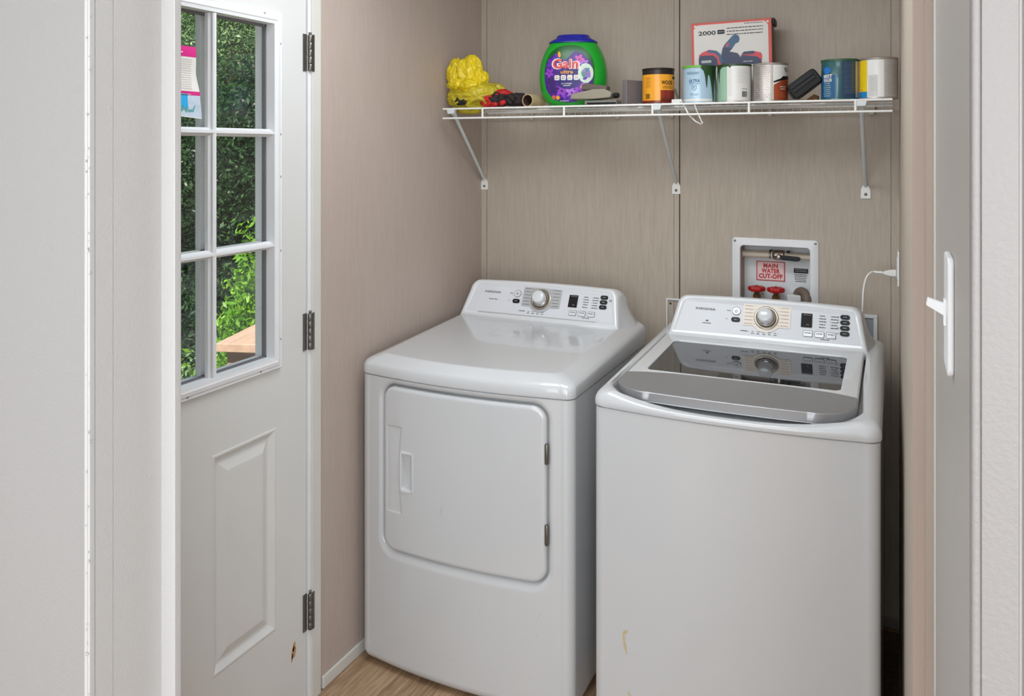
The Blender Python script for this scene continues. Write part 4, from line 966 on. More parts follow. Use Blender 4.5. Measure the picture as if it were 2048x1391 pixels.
# yellow can
c6 = can(-0.0490, 2.715, 'yellow, white and grey paint can at the right end of the shelf', M_TIN, mat('lid_brown2', (96, 70, 58), 0.4, metal=0.4))
strip('label', M_WHT, c6, CR, -56, 20, 0.005, 0.114); strip('yellow_label_field', mat('label_yellow', (232, 196, 24), 0.4, var=0.08, vscale=30), c6, CR, -90, -36, 0.022, 0.114, 0.0006)
strip('blue_label_field', mat('label_sky', (30, 130, 190), 0.4), c6, CR, -90, -36, 0.004, 0.022, 0.0007)
strip('grey_label_field', mat('label_grey', (182, 174, 168), 0.4, var=0.05, vscale=40), c6, CR, 16, 90, 0.005, 0.114, 0.0006)
strip('grey_label_field', mat('label_grey_light', (204, 202, 198), 0.4), c6, CR, -32, -2, 0.008, 0.070, 0.0007)
canlines(c6, CR, 44, 0.110, 20, 0.040, 0.0012, 0.0050, mat('label_text_grey3', (130, 120, 116), 0.5), 2); canlines(c6, CR, -16, 0.062, 8, 0.020, 0.001, 0.0052, mat('label_text_grey4', (160, 156, 152), 0.5), 6)
canlines(c6, CR, -60, 0.026, 1, 0.012, 0.008, 0.005, M_OR, 1)
# tool kit box
bx = empty('cardboard_box', (-0.503, 2.905, TOP)); bx.rotation_euler = (0, math.radians(-1.2), math.radians(2.0)); tag(bx, 'white and red box printed 2000 and blue tools, standing behind the cans', 'box')
BW, BH, BD = 0.262, 0.283, 0.095
MB().box(-BW/2, BW/2, -BD/2, BD/2, 0.003, BH).build('carton', mat('carton_grey', (138, 128, 120), 0.6, var=0.08, vscale=20), bx, bevel=0.0015)
FB = lambda u, v, t: (u, -BD/2-0.0003-t, v)
M_RO = mat('carton_red', (206, 74, 58), 0.45); M_CW = mat('carton_white', (214, 208, 202), 0.42, var=0.03, vscale=12)
MB().prism([(-BW/2, 0.004), (BW/2, 0.004), (BW/2, BH-0.001), (-BW/2, BH-0.001)], FB, 0.0002).build('red_front', M_RO, bx)
MB().prism([(-BW/2+0.008, 0.012), (BW/2-0.010, 0.012), (BW/2-0.010, BH-0.022), (BW/2-0.022, BH-0.008), (-BW/2+0.020, BH-0.008), (-BW/2+0.008, BH-0.022)], lambda u, v, t: FB(u, v, t+0.0003), 0.0002).build('white_front', M_CW, bx)
for sx in (-1, 1): MB().prism(disc(0.004, 12, sx*(BW/2-0.0105)+(0.002 if sx < 0 else -0.001), BH-0.0115), lambda u, v, t: FB(u, v, t+0.0005), 0.0001).build('corner_dot', M_CW, bx)
MB().box(BW/2-0.004, BW/2+0.010, -BD/2+0.02, BD/2, BH-0.02, BH+0.002).build('lid_flap', mat('dark_tape', (44, 38, 36), 0.6), bx, bevel=0.004)
MB().box(BW/2+0.0002, BW/2+0.0006, -BD/2, BD/2, 0.004, BH-0.004).build('side_panel', mat('carton_side', (112, 96, 86), 0.6), bx)
FB2 = lambda u, v, t: FB(u, v, t+0.0006)
lettering('2000', FB2, -0.0785, 0.2455, 0.0140, M_DGREY, bx, bold=0.035, maxw=0.058)
MB().prism(rrect(0.024, 0.0145, 0.003, 3, -0.032, 0.2475), FB2, 0.0002).build('grey_lozenge', M_DGREY, bx); squiggle(FB2, -0.032, 0.2475, 0.018, 0.002, M_GREYP, bx, seed=2, off=0.0005)
for k in range(3): squiggle(FB2, 0.046, 0.258-k*0.0105, 0.118, 0.0040, M_DGREY, bx, seed=20+k)
squiggle(FB2, 0.075, 0.2705, 0.06, 0.003, M_DGREY, bx, seed=40)
M_NB = mat('tool_print_navy', (42, 54, 84), 0.45, var=0.1, vscale=40); M_TB = mat('tool_print_blue', (46, 88, 122), 0.45, var=0.1, vscale=40); M_TR = mat('tool_print_red', (208, 62, 72), 0.45)
def pic(name, pts, m, k): MB().prism(pts, lambda u, v, t: FB2(u, v, t+0.0002*k), 0.0001).build(name, m, bx)
def KX(a, b_): # picture coordinates read from the printed face
    return (-BW/2+(a-262)/(882-262)*BW, BH-(b_-85)/1560*0.0-(b_-85)*(BW/620))
def K(l): return [KX(a, b_) for a, b_ in l]
pic('tool_picture', K([(320, 345), (345, 325), (400, 305), (450, 315), (490, 350), (500, 430), (470, 445), (380, 440), (318, 435), (315, 390)]), M_TR, 1)
pic('tool_picture', K([(318, 372), (330, 350), (430, 352), (462, 380), (470, 440), (318, 440)]), M_NB, 2)
pic('tool_picture', K([(385, 318), (395, 308), (460, 318), (490, 345), (510, 410), (490, 425), (470, 360), (440, 335), (390, 330)]), M_TB, 3)
pic('tool_picture', K([(505, 305), (520, 275), (585, 205), (605, 195), (635, 210), (640, 240), (630, 262), (608, 270), (580, 310), (560, 330), (620, 345), (640, 370), (640, 440), (490, 440), (495, 350)]), M_NB, 1)
pic('tool_picture', K([(515, 290), (585, 205), (605, 195), (635, 210), (640, 240), (630, 262), (608, 270), (575, 305), (540, 300)]), M_TB, 2)
pic('tool_picture', K([(560, 258), (545, 262), (528, 290), (550, 292)]), M_TR, 3)
pic('tool_picture', K([(640, 380), (660, 345), (740, 335), (800, 352), (810, 375), (805, 435), (640, 440)]), M_TR, 1)
pic('tool_picture', K([(636, 385), (660, 362), (770, 382), (800, 405), (802, 440), (636, 440)]), M_NB, 2)
pic('tool_picture', K([(655, 358), (670, 338), (740, 335), (755, 350), (740, 362)]), M_NB, 3)
squiggle(FB2, KX(380, 400)[0], KX(380, 400)[1], 0.036, 0.012, M_GREYP, bx, seed=77, off=0.0008); squiggle(FB2, KX(700, 415)[0], KX(700, 415)[1], 0.030, 0.004, M_GREYP, bx, seed=78, off=0.0008)
# detergent tub
gt = empty('detergent_tub', (-1.034, 2.765, TOP)); gt.rotation_euler = (0, 0, rz_to_cam(-1.034, 2.765)*0.62); tag(gt, 'bright green laundry pod tub with a blue lid and purple floral label', 'detergent tub')
GP = [(0, 0.072, 0.050), (0.004, 0.080, 0.056), (0.018, 0.0975, 0.064), (0.040, 0.1100, 0.070), (0.065, 0.1165, 0.073), (0.09, 0.1192, 0.074), (0.115, 0.1192, 0.074), (0.14, 0.1165, 0.073), (0.165, 0.1110, 0.070), (0.19, 0.1010, 0.066), (0.205, 0.0930, 0.062), (0.215, 0.0865, 0.058), (0.222, 0.0825, 0.054)]
def gprof(z):
    for (z0, a0, b0), (z1, a1, b1) in zip(GP, GP[1:]):
        if z0 <= z <= z1:
            t = (z-z0)/(z1-z0); return a0+(a1-a0)*t, b0+(b1-b0)*t
    return GP[-1][1:] if z > 0.1 else GP[0][1:]
def sring(hw, hd, z, e=2.6, n_=72):
    r_ = []
    for i in range(n_):
        t = 2*PI*i/n_; c, s = math.cos(t), math.sin(t)
        r_.append((hw*math.copysign(abs(c)**(2/e), c), hd*math.copysign(abs(s)**(2/e), s), z))
    return r_
def gz(z): return gprof(z)
o = MB().rings([sring(*gz(z), z) for z in [0.222*i/40 for i in range(41)]], cap0=True, cap1=True).build('tub_body', mat('tub_green', (22, 158, 40), 0.32, coat=0.2, var=0.04, vscale=10), gt, smooth=True); autosmooth(o, 60)
o = MB().rings([sring(0.0815, 0.054, 0.220), sring(0.0855, 0.058, 0.2225), sring(0.0850, 0.0575, 0.2265), sring(0.068, 0.048, 0.2365), sring(0.0600, 0.044, 0.2400), sring(0.0575, 0.042, 0.2470), sring(0.0540, 0.039, 0.2500), sring(0.045, 0.033, 0.2512)], cap0=True, cap1=True).build('tub_lid', mat('lid_royal_blue', (26, 32, 150), 0.3, coat=0.2), gt, smooth=True); autosmooth(o, 50)
def gs(x, z, t=0.0):
    hw, hd = gprof(z); k = max(0.0, 1-min(0.999, abs(x)/hw)**2.6)
    return (x, -hd*k**(1/2.6)-t, z)
def gpatch(name, pts, m, off, parent=gt, c=None, rings_=7):
    """fan patch draped on the tub's front"""
    cx_ = c[0] if c else sum(p[0] for p in pts)/len(pts); cz_ = c[1] if c else sum(p[1] for p in pts)/len(pts)
    rr_ = []
    for k in range(rings_+1):
        s = max(0.001, k/rings_); rr_.append([gs(cx_+(x-cx_)*s, cz_+(z-cz_)*s, off) for x, z in pts])
    return MB().rings(rr_[::-1]).build(name, m, parent, smooth=True, recalc=False)
def ell(cx_, cz_, a, b_, n_=40, e=2.4, rot=0):
    out = []
    for i in range(n_):
        t = 2*PI*i/n_; c, s = math.cos(t), math.sin(t); x = a*math.copysign(abs(c)**(2/e), c); z = b_*math.copysign(abs(s)**(2/e), s)
        out.append((cx_+x*math.cos(rot)-z*math.sin(rot), cz_+x*math.sin(rot)+z*math.cos(rot)))
    return out
gpatch('window_panel', ell(-0.006, 0.112, 0.088, 0.0985), mat('tub_dark_green', (14, 92, 30), 0.3), 0.0006)
LBL = [(x, min(z, 0.176+0.018*math.sin(x*70))) for x, z in ell(-0.008, 0.102, 0.085, 0.0885, 60)]
lbp = gpatch('front_label', LBL, mat('label_purple', (72, 30, 132), 0.4, var=0.35, vscale=60), 0.0012, c=(-0.008, 0.10))
rnd = random.Random(12)
M_FL = [mat('petal_a', (148, 60, 190), 0.4, var=0.25, vscale=120), mat('petal_b', (96, 50, 170), 0.4, var=0.25, vscale=120), mat('petal_c', (176, 110, 214), 0.4, var=0.2, vscale=120), mat('petal_d', (58, 28, 104), 0.4), mat('petal_e', (206, 80, 170), 0.4)]
def flower(cx_, cz_, r, mi, n_=5, ro=0.0):
    for k in range(n_):
        a = ro+2*PI*k/n_; gpatch('flower_petal', ell(cx_+math.cos(a)*r*0.55, cz_+math.sin(a)*r*0.55, r*0.52, r*0.30, 14, 2, a), M_FL[mi], 0.0015+0.0002*(k % 3), lbp, rings_=2)
    gpatch('flower_eye', ell(cx_, cz_, r*0.18, r*0.18, 10, 2), M_FL[3], 0.0022, lbp, rings_=1)
for (a, z, r, mi) in ((-0.066, 0.148, 0.020, 1), (-0.048, 0.166, 0.016, 1), (-0.075, 0.115, 0.016, 0), (-0.070, 0.085, 0.015, 3), (-0.058, 0.058, 0.018, 3), (-0.030, 0.052, 0.024, 0), (0.004, 0.046, 0.020, 2), (0.030, 0.052, 0.018, 0), (-0.012, 0.026, 0.014, 1), (0.030, 0.160, 0.017, 4), (0.046, 0.146, 0.016, 2), (0.052, 0.075, 0.016, 2), (-0.045, 0.034, 0.012, 1)): flower(a, z, r, mi, 5, a*40)
gpatch('navy_field', ell(-0.008, 0.093, 0.040, 0.034, 30, 2.6), mat('label_indigo', (44, 26, 110), 0.4), 0.0024, lbp)
gpatch('swirl', ell(0.052, 0.112, 0.026, 0.034, 30, 2), mat('label_white_green', (206, 224, 206), 0.4, var=0.1, vscale=100), 0.0025, lbp)
M_LAV = mat('label_lavender', (136, 124, 190), 0.4, var=0.3, vscale=100); M_LGN = mat('label_leaf_green', (70, 140, 110), 0.4)
for (a, z, ra, rb_, ro_, mm_) in ((0.050, 0.120, 0.013, 0.008, 0.7, M_LAV), (0.056, 0.106, 0.014, 0.008, -0.5, M_LAV), (0.044, 0.108, 0.006, 0.013, 0.3, M_LGN), (0.058, 0.121, 0.005, 0.010, -0.6, M_LGN), (0.050, 0.094, 0.008, 0.005, 0.4, M_FL[1]), (0.064, 0.112, 0.004, 0.012, 0.1, M_FL[2])): gpatch('swirl_petal', ell(a, z, ra, rb_, 18, 2, ro_), mm_, 0.0028, lbp, rings_=2)
gpatch('orange_petal', ell(-0.040, 0.178, 0.005, 0.011, 14, 2, 0.2), M_OR, 0.0024, lbp, rings_=2); gpatch('orange_petal', ell(0.030, 0.030, 0.004, 0.014, 14, 2, -0.5), M_OR, 0.0024, lbp, rings_=2); gpatch('orange_petal', ell(0.046, 0.066, 0.012, 0.006, 14, 2, 0.2), mat('label_peach', (226, 178, 140), 0.5), 0.0024, lbp, rings_=2)
gpatch('fruit_dot', ell(-0.060, 0.031, 0.007, 0.007, 14, 2), mat('label_coral', (214, 96, 84), 0.5), 0.0026, lbp, rings_=2); gpatch('fruit_dot', ell(-0.045, 0.029, 0.007, 0.007, 14, 2), M_OR, 0.0026, lbp, rings_=2)
gf = lambda u, v, t: gs(u, v, t)
M_GR = mat('gain_red', (214, 70, 66), 0.4); M_GW = mat('gain_white', (244, 222, 216), 0.4)
lettering('Gain', gf, -0.017, 0.1435, 0.0330, M_GW, lbp, bold=0.09, off=0.0030, maxw=0.099, name='brand_outline')
lettering('Gain', gf, -0.017, 0.1435, 0.0310, M_GR, lbp, bold=0.035, off=0.0040, maxw=0.089, name='brand_lettering')
lettering('ultra', gf, -0.013, 0.1165, 0.0120, M_OR, lbp, bold=0.03, off=0.0034, maxw=0.044)
for k in range(4):
    u = -0.047+k*0.0225; gpatch('label_square', rrect(0.018, 0.0175, 0.004, 4, u, 0.0975), M_WHT, 0.0032, lbp, rings_=2)
    squiggle(gf, u, 0.101, 0.010, 0.003, M_TR if k % 2 else M_OR, lbp, seed=k, off=0.0038); squiggle(gf, u, 0.095, 0.011, 0.003, M_DGREY, lbp, seed=k+5, off=0.0038)
lettering('moonlight', gf, -0.013, 0.077, 0.0055, M_WHT, lbp, off=0.0034, maxw=0.038); squiggle(gf, -0.013, 0.070, 0.024, 0.003, M_WHT, lbp, seed=3, off=0.0034); squiggle(gf, -0.022, 0.010+0.008, 0.03, 0.003, M_WHT, lbp, seed=4, off=0.0034)
# crumpled yellow bag, gloves
def crumple(name, c, rad, m, parent, seed, amp=0.25, sub=4, freq=3.2, flat=0.0):
    bm = bmesh.new(); bmesh.ops.create_icosphere(bm, subdivisions=sub, radius=1)
    for v in bm.verts:
        p = v.co.copy(); q = p*freq+Vector((seed, seed*1.7, -seed))
        n1 = 1-abs(noise.noise(q))*2; n2 = 1-abs(noise.noise(q*2.3))*2; n3 = noise.noise(q*5)
        k = 1+amp*(0.75*n1+0.28*n2+0.06*n3-0.35)
        p = Vector((p.x*rad[0], p.y*rad[1], p.z*rad[2]))*k
        if p.z+c[2] < flat: p.z = flat-c[2]+(p.z+c[2]-flat)*0.05
        v.co = p+Vector(c)
    me = bpy.data.meshes.new(name); bm.to_mesh(me); bm.free(); me.materials.append(m)
    for p_ in me.polygons: p_.use_smooth = True
    o_ = bpy.data.objects.new(name, me); COL.objects.link(o_); o_.parent = parent; return o_
M_YEL = mat('yellow_plastic_film', (226, 200, 24), 0.35, var=0.12, vscale=30, bump=0.3, bscale=60, trans=0.0, coat=0.2)
M_YEL2 = mat('yellow_film_dull', (190, 172, 40), 0.35, var=0.2, vscale=30, bump=0.3, bscale=60)
bg_ = empty('plastic_bag', (-1.405, 2.74, TOP)); tag(bg_, 'crumpled yellow plastic bag knotted on the left end of the shelf', 'plastic bag')
crumple('bag_body', (0.010, 0, 0.042), (0.100, 0.075, 0.048), M_YEL2, bg_, 3.1, 0.45, 5, 1.5, 0.001)
def fan(name, base, tip, width, m, parent, seed, folds=5, curl=0.3, depth=0.012):
    """pleated film: a sheet running from base to tip, gathered at the base"""
    B = Vector(base); T = Vector(tip); ax = T-B; L_ = ax.length; ax.normalize(); sd = ax.cross(Vector((0, 1, 0))).normalized(); nr = sd.cross(ax)
    rr_ = []; nu, nv = 36, 22
    for j in range(nv+1):
        t = j/nv; row = []
        wd = width*(0.25+0.75*math.sin(min(1, t*1.25)*PI/2)); 
        for i in range(nu+1):
            s = -1+2*i/nu
            d_ = depth*math.sin(s*folds*PI/2+seed)*(0.4+0.6*t)+0.006*noise.noise(Vector((s*3, t*4, seed)))
            bend = curl*L_*(s*s)*t
            row.append(tuple(B+ax*(L_*t-bend*0.6)+sd*(s*wd*0.5)+nr*(d_-0.02*math.sin(t*PI)*(1 if s > 0 else 0.6))))
        rr_.append(row)
    o_ = MB().rings(rr_, closed=False).build(name, m, parent, smooth=True)
    so_ = o_.modifiers.new('thick', 'SOLIDIFY'); so_.thickness = 0.0012
    return o_
fan('bag_handle', (-0.020, -0.02, 0.080), (-0.078, -0.02, 0.172), 0.066, M_YEL, bg_, 0.6, 2, 0.22, 0.010)
fan('bag_handle', (-0.012, -0.03, 0.075), (-0.012, -0.03, 0.184), 0.078, M_YEL, bg_, 1.9, 2, 0.16, 0.012)
crumple('bag_knot', (-0.076, -0.015, 0.122), (0.030, 0.028, 0.056), M_YEL, bg_, 5.5, 0.42, 5, 1.25)
crumple('bag_knot', (-0.050, -0.030, 0.090), (0.048, 0.024, 0.022), M_YEL, bg_, 9.5, 0.4, 5, 1.3)
crumple('bag_knot', (-0.008, -0.022, 0.135), (0.036, 0.028, 0.050), M_YEL, bg_, 1.5, 0.42, 5, 1.25)
crumple('bag_knot', (0.016, -0.018, 0.100), (0.036, 0.028, 0.040), M_YEL, bg_, 7.5, 0.42, 5, 1.3)
crumple('bag_knot', (0.000, -0.050, 0.078), (0.034, 0.022, 0.024), M_YEL, bg_, 8.2, 0.45, 4, 1.4)
crumple('bag_side', (0.062, -0.010, 0.045), (0.052, 0.034, 0.040), M_YEL2, bg_, 4.4, 0.5, 5, 1.4, 0.001)
crumple('bag_tail', (-0.012, -0.02, -0.008), (0.050, 0.020, 0.012), M_YEL2, bg_, 6.6, 0.4, 3, 2.4, -0.03)
lbl(crumple('bag_contents', (-0.024, -0.066, 0.028), (0.024, 0.012, 0.015), mat('dark_contents', (34, 30, 26), 0.6, var=0.4, vscale=80), bg_, 2.2, 0.7, 3, 2.6, 0.001), 'dark contents showing through the torn film')
gl = empty('work_gloves', (-1.275, 2.715, TOP)); tag(gl, 'crumpled red and black work gloves between the yellow bag and cardboard roll', 'gloves')
M_GB = mat('glove_black', (40, 30, 30), 0.8, var=0.3, vscale=60, bump=0.4, bscale=200); M_GRD = mat('glove_red', (190, 30, 32), 0.7, var=0.2, vscale=60, bump=0.4, bscale=200)
crumple('glove_palm', (-0.020, -0.01, 0.030), (0.042, 0.036, 0.026), M_GB, gl, 1.2, 0.45, 4, 2, 0.001); crumple('glove_palm', (0.035, 0.01, 0.028), (0.046, 0.034, 0.022), M_GB, gl, 2.6, 0.45, 4, 2, 0.001)
crumple('glove_cuff', (-0.050, -0.014, 0.022), (0.034, 0.032, 0.026), M_GRD, gl, 4.2, 0.5, 4, 2, 0.001); crumple('glove_cuff', (-0.010, -0.004, 0.046), (0.034, 0.028, 0.017), M_GRD, gl, 5.2, 0.5, 4, 2, 0.001)
for (a, b_, z0, z1, m_) in ((-0.005, 0.022, 0.012, 0.020, M_GRD), (0.012, 0.045, 0.022, 0.012, M_GB), (0.02, 0.055, 0.034, 0.022, M_GB), (-0.04, -0.012, 0.010, 0.008, M_GRD)):
    MB().tube([(a, -0.030, z0), (a+(b_-a)*0.5, -0.042, z0+0.004), (b_, -0.045, z1)], 0, 12, rs=[0.009, 0.0095, 0.006]).build('glove_finger', m_, gl, smooth=True)
rl = empty('cardboard_roll', (-1.150, 2.72, TOP)); tag(rl, 'short tan cardboard tube lying left of the green tub', 'cardboard tube')
ax = Vector((0.16, 0.98, 0)).normalized(); 
def tubewall(r0, r1, L_, c, m, nm, parent):
    rg_ = []
    e1 = Vector((0, 0, 1)); e2 = ax.cross(e1)
    for (r, t) in ((r1, 0), (r0, 0), (r0, L_), (r1, L_), (r1, 0)): rg_.append([tuple(Vector(c)+ax*t+e1*r*math.sin(a)+e2*r*math.cos(a)) for a in [2*PI*i/40 for i in range(40)]])
    return MB().rings(rg_).build(nm, m, parent, recalc=True)
ro = tubewall(0.0225, 0.0195, 0.085, (-0.028, -0.03, 0.0228), mat('tan_cardboard', (196, 172, 132), 0.7, var=0.06, vscale=40), 'tube_wall', rl); autosmooth(ro, 40)
tubewall(0.0194, 0.0185, 0.080, (-0.0275, -0.029, 0.0228), mat('tube_dark_inside', (70, 48, 34), 0.8), 'tube_lining', rl)
# grey tool in front of the tub
gy = empty('sanding_tool', (-0.920, 2.672, TOP)); tag(gy, 'beige-grey plastic hand tool lying in front of the green tub', 'hand tool')
M_TG = mat('warm_grey_plastic', (146, 138, 122), 0.5, var=0.05); M_TG2 = mat('dark_warm_grey', (96, 84, 76), 0.5)
MB().prism([(-0.083, 0.012), (-0.075, 0.030), (0.000, 0.044), (0.040, 0.044), (0.066, 0.030), (0.060, 0.014), (0.0, 0.010)], lambda u, v, t: (u, t-0.03, v+0.008), 0.055).build('tool_body', M_TG, gy, bevel=0.004)
MB().prism([(-0.045, 0.046), (-0.042, 0.066), (-0.018, 0.068), (0.045, 0.058), (0.046, 0.046)], lambda u, v, t: (u, t-0.02, v+0.004), 0.04).build('tool_grip', M_TG2, gy, bevel=0.003)
MB().lathe([(0.008, 0), (0.009, 0.003), (0.009, 0.014), (0.006, 0.018)], (0.066, -0.005, 0.030), 14, M=Matrix.Rotation(PI/2, 3, 'Y')).build('tool_knob', M_BLACK, gy, bevel=0)
MB().box(-0.030, 0.082, -0.028, 0.03, 0.0, 0.014).build('tool_base', mat('tool_base_grey', (118, 112, 108), 0.5), gy, bevel=0.002)
MB().box(-0.020, 0.080, -0.0295, -0.027, 0.001, 0.007).build('base_band', M_BLACK, gy)
# grey slab
gb = MB().box(-0.010, 0.010, -0.045, 0.045, 0, 0.083).build('grey_block', mat('slate_grey_plastic', (118, 112, 114), 0.45), bevel=0.002)
gb.location = (-0.806, 2.735, TOP); gb.rotation_euler = (0, 0, math.radians(-27)); tag(gb, 'flat slate-grey block standing on edge left of the orange can', 'block')
# putty knife and cord
pk_ = empty('putty_knife', (-0.655, 2.70, TOP)); tag(pk_, 'small white scraper with a dark handle beside the orange can', 'scraper')
MB().box(-0.012, 0.022, -0.008, 0.004, 0.0, 0.014).build('blade', M_WHT, pk_, bevel=0.002)
MB().tube([(0.010, 0.0, 0.012), (-0.004, 0.006, 0.048)], 0.004, 8).build('handle', mat('dark_handle', (80, 72, 66), 0.5), pk_)
wc = MB().tube([(-0.640, 2.70, TOP+0.006), (-0.625, 2.66, TOP+0.001), (-0.612, 2.640, TOP-0.012), (-0.598, 2.640, TOP-0.040), (-0.578, 2.642, TOP-0.060), (-0.560, 2.645, TOP-0.070), (-0.557, 2.648, TOP-0.066), (-0.568, 2.655, TOP-0.045), (-0.580, 2.665, TOP-0.022), (-0.590, 2.675, TOP+0.002)], 0.0022, 8).build('white_strap', M_WIRE, smooth=True)
tag(wc, 'thin white cable looped down through the shelf wires under the blue can', 'cable')
# black case leaning between cans
bc = empty('black_case', (-0.258, 2.725, TOP+0.052)); bc.rotation_euler = (0, math.radians(-37), math.radians(4)); tag(bc, 'black ribbed plastic case leaning between the brown-label and teal cans', 'case')
MB().prism(rrect(0.098, 0.050, 0.012, 5), lambda u, v, t: (u, t-0.04, v), 0.08).build('case_shell', mat('case_black', (12, 12, 13), 0.5, spec=0.3), bc, bevel=0.004)
for v in (-0.004, 0.0085): MB().prism(rrect(0.078, 0.0095, 0.003, 3, -0.002, v+0.004), lambda u, v_, t: (u, -0.041-t, v_), 0.003).build('case_rib', mat('case_grey_rib', (28, 29, 31), 0.5, spec=0.3), bc, bevel=0.001)
MB().prism([(-0.055, -0.010), (-0.049, -0.022), (-0.049, 0.012), (-0.055, 0.006)], lambda u, v_, t: (u, t-0.02, v_), 0.04).build('case_latch', M_BLACK, bc)
cwd = MB().prism([(0, 0.0), (0.040, 0.0), (0.040, 0.018), (0.030, 0.022)], lambda u, v_, t: (u, t, v_), 0.05).build('cardboard_wedge', mat('brown_card', (120, 84, 50), 0.8, var=0.1, vscale=40))
cwd.location = (-0.262, 2.735, TOP); tag(cwd, 'small brown cardboard scrap under the leaning black case', 'cardboard')

# ================================================================== OUTSIDE
gd = struct(MB().box(-40, -1.66, -20, 40, -0.75, -0.65).build('ground', mat('grass_ground', (84, 110, 50), 0.95, var=0.4, vscale=6, bump=0.5, bscale=60)))
dk = struct(empty('deck', (-2.2, 2.0, 0)))
M_LUM = mat('treated_lumber', (176, 146, 126), 0.75, var=0.15, vscale=30, stretch=(1, 0.1, 1))
M_LUM2 = mat('treated_lumber_dark', (150, 122, 104), 0.75, var=0.2, vscale=30, stretch=(0.2, 1, 1))
p0 = MB().box(0, 0.138, 0, 3.2, -0.04, -0.002).build('deck_board', M_LUM, dk); p0.location = (-0.60, -1.2, 0)
for i in range(1, 8):
    c = p0.copy(); COL.objects.link(c); c.location = (-0.60+0.143*i, -1.2, 0)
rlg = empty('deck_railing', (-2.52, 2.80, -0.075), math.radians(18)); tag(rlg, 'timber deck railing corner in front of the bushes outside the door', 'railing')
MB().box(-0.115, 0.085, -0.10, 1.0, 0.795, 0.832).build('cap_board', M_LUM, rlg, bevel=0.004)
MB().box(-0.085, 0.045, -0.06, 0.06, -0.57, 0.795).build('post', M_LUM2, rlg, bevel=0.004)
MB().box(0.045, 0.083, -0.06, 1.0, 0.655, 0.795).build('side_rail', M_LUM2, rlg, bevel=0.003)
def leafmat(name, c0, c1, tr=0.35):
    m = bpy.data.materials.new(name); m.use_nodes = True; nt = m.node_tree; nt.nodes.clear()
    o_ = nt.nodes.new('ShaderNodeOutputMaterial'); d = nt.nodes.new('ShaderNodeBsdfDiffuse'); t = nt.nodes.new('ShaderNodeBsdfTranslucent'); g = nt.nodes.new('ShaderNodeBsdfGlossy'); g.inputs['Roughness'].default_value = 0.4
    ob = nt.nodes.new('ShaderNodeTexCoord'); n_ = nt.nodes.new('ShaderNodeTexNoise'); n_.inputs['Scale'].default_value = 9; nt.links.new(ob.outputs['Object'], n_.inputs['Vector'])
    cr = nt.nodes.new('ShaderNodeValToRGB'); e = cr.color_ramp.elements; e[0].position = 0.35; e[1].position = 0.65; e[0].color = lin(c0)+(1,); e[1].color = lin(c1)+(1,)
    nt.links.new(n_.outputs['Fac'], cr.inputs[0]); nt.links.new(cr.outputs[0], d.inputs[0]); nt.links.new(cr.outputs[0], t.inputs[0])
    mx = nt.nodes.new('ShaderNodeMixShader'); mx.inputs[0].default_value = tr; nt.links.new(d.outputs[0], mx.inputs[1]); nt.links.new(t.outputs[0], mx.inputs[2])
    m2 = nt.nodes.new('ShaderNodeMixShader'); m2.inputs[0].default_value = 0.02; nt.links.new(mx.outputs[0], m2.inputs[1]); nt.links.new(g.outputs[0], m2.inputs[2]); nt.links.new(m2.outputs[0], o_.inputs[0])
    return m
LM1 = leafmat('leaf_mid_green', (84, 118, 74), (150, 180, 122)); LM2 = leafmat('leaf_dark_green', (34, 60, 38), (66, 100, 56)); LM3 = leafmat('leaf_bright_green', (96, 150, 40), (150, 196, 70), 0.45)
def leaves(name, centers, per, spread, size, m, parent, seed, aspect=0.4):
    rs = np.random.RandomState(seed); C_ = np.repeat(np.array(centers), per, axis=0); N_ = len(C_)
    p = C_+rs.normal(0, 1, (N_, 3))*np.array(spread)
    a = rs.normal(0, 1, (N_, 3)); a /= np.linalg.norm(a, axis=1)[:, None]; b_ = rs.normal(0, 1, (N_, 3)); b_ = np.cross(a, b_); b_ /= np.linalg.norm(b_, axis=1)[:, None]
    s = size*rs.uniform(0.6, 1.3, (N_, 1)); cc_ = np.cross(a, b_)*0.15
    V_ = np.empty((N_*4, 3)); V_[0::4] = p-a*s; V_[1::4] = p+b_*s*aspect+cc_*s; V_[2::4] = p+a*s; V_[3::4] = p-b_*s*aspect+cc_*s
    me = bpy.data.meshes.new(name); me.vertices.add(N_*4); me.vertices.foreach_set('co', V_.ravel())
    me.loops.add(N_*4); me.loops.foreach_set('vertex_index', np.arange(N_*4)); me.polygons.add(N_); me.polygons.foreach_set('loop_start', np.arange(N_)*4)
    me.update(calc_edges=True); me.materials.append(m)
    o_ = bpy.data.objects.new(name, me); COL.objects.link(o_); o_.parent = parent; o_['kind'] = 'stuff'; return o_
def tree(x, y, h, rad, m, label, seed, name='tree', n_c=130, per=240, size=0.024, low=0.15):
    rs = random.Random(seed); t = empty(name, (x, y, -0.65)); tag(t, label, 'tree', 'trees beyond the door')
    cs = []; tb = MB()
    tb.tube([(0, 0, 0), (0.05, 0.03, h*0.3), (0.0, 0.05, h*0.6), (0.03, 0, h*0.92)], 0, 10, rs=[0.13, 0.10, 0.06, 0.02])
    for k in range(n_c):
        a = rs.random()*2*PI; zz = low+(1-low)*rs.random(); prof = math.sin(PI*min(1, (zz-low)/(1-low)*0.85+0.12))**0.6
        r = rad*prof*(0.35+0.65*rs.random()**0.5); c = (math.cos(a)*r, math.sin(a)*r, zz*h); cs.append(c)
        if k % 3 == 0: tb.tube([(0, 0.03, max(0.2, zz*h-0.5)), (c[0]*0.5, c[1]*0.5, zz*h-0.15), c], 0, 5, rs=[0.03, 0.018, 0.006])
    tb.build('trunk', mat('bark', (74, 62, 50), 0.9, var=0.3, vscale=20), t)
    leaves('foliage', cs, per, (0.22, 0.22, 0.17), size, m, t, seed)
    return t
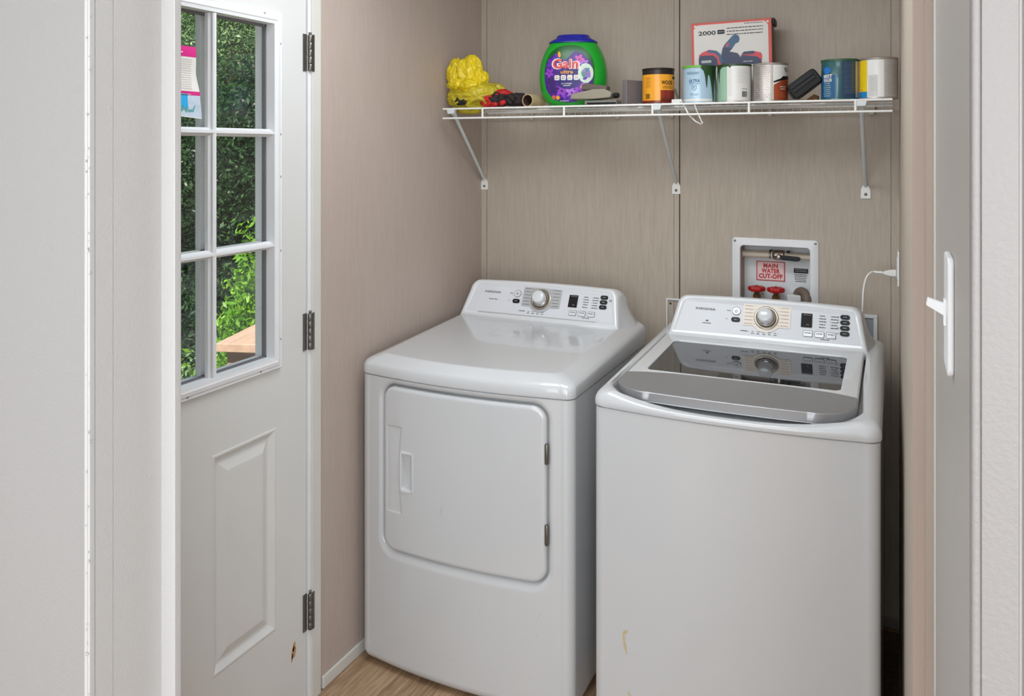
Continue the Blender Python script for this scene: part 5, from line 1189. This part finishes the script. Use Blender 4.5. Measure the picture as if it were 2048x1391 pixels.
tree(-7.7, 8.2, 6.6, 1.9, LM1, 'leafy mid-green tree filling the upper door panes', 1, n_c=320, per=800)
tree(-4.9, 5.4, 2.7, 1.0, LM2, 'dark evergreen tree behind the lower door panes', 2, n_c=220, per=700, low=0.05)
tree(-12.0, 9.4, 7.0, 2.0, LM2, 'dark tall tree farther back on the left of the others', 3, n_c=180, per=320, size=0.036)
tree(-9.9, 12.8, 8.0, 2.4, LM1, 'tall tree farthest back, directly behind the mid-green one', 4, n_c=260, per=500, size=0.036)
tree(-4.6, 9.7, 4.6, 1.4, LM2, 'dark bushy tree at the right behind the railing', 5, n_c=130, per=220, size=0.021, low=0.05)
tree(-9.9, 5.4, 5.0, 1.6, LM2, 'dark bushy tree at the far left beyond the door', 6, n_c=140, per=220, size=0.021, low=0.05)
def shrub(x, y, h, rad, m, label, seed, n_c=26, per=70, size=0.022):
    rs = random.Random(seed); t = empty('shrub', (x, y, -0.65)); tag(t, label, 'shrub')
    cs = []; tb = MB()
    for k in range(n_c):
        a = rs.random()*2*PI; r = rad*rs.random()**0.6; top_ = h*(1-0.45*(r/rad)**2)*rs.uniform(0.75, 1.0)
        p = [(r*0.1*math.cos(a), r*0.1*math.sin(a), 0), (r*0.6*math.cos(a), r*0.6*math.sin(a), top_*0.6), (r*math.cos(a), r*math.sin(a), top_)]
        tb.tube(p, 0, 5, rs=[0.006, 0.004, 0.0015])
        for q in range(7):
            t_ = 0.35+0.65*q/6; i0 = 0 if t_ < 0.5 else 1; f_ = (t_-0.5*i0)/0.5
            cs.append(tuple(Vector(p[i0]).lerp(Vector(p[i0+1]), f_)))
    tb.build('stems', mat('green_stem', (104, 124, 60), 0.7), t); leaves('foliage', cs, per//4, (0.05, 0.05, 0.045), size, m, t, seed, 0.38); return t
shrub(-3.02, 3.44, 1.85, 0.27, LM3, 'bright sunlit green shrub just beyond the timber railing', 11, n_c=44, per=200)
shrub(-3.9, 4.05, 1.05, 0.45, LM1, 'low green shrub farther left beyond the railing', 12, n_c=30)
shrub(-3.0, 2.95, 1.32, 0.15, LM3, 'small pale green shrub at the lower left door pane', 13, n_c=20, per=130)
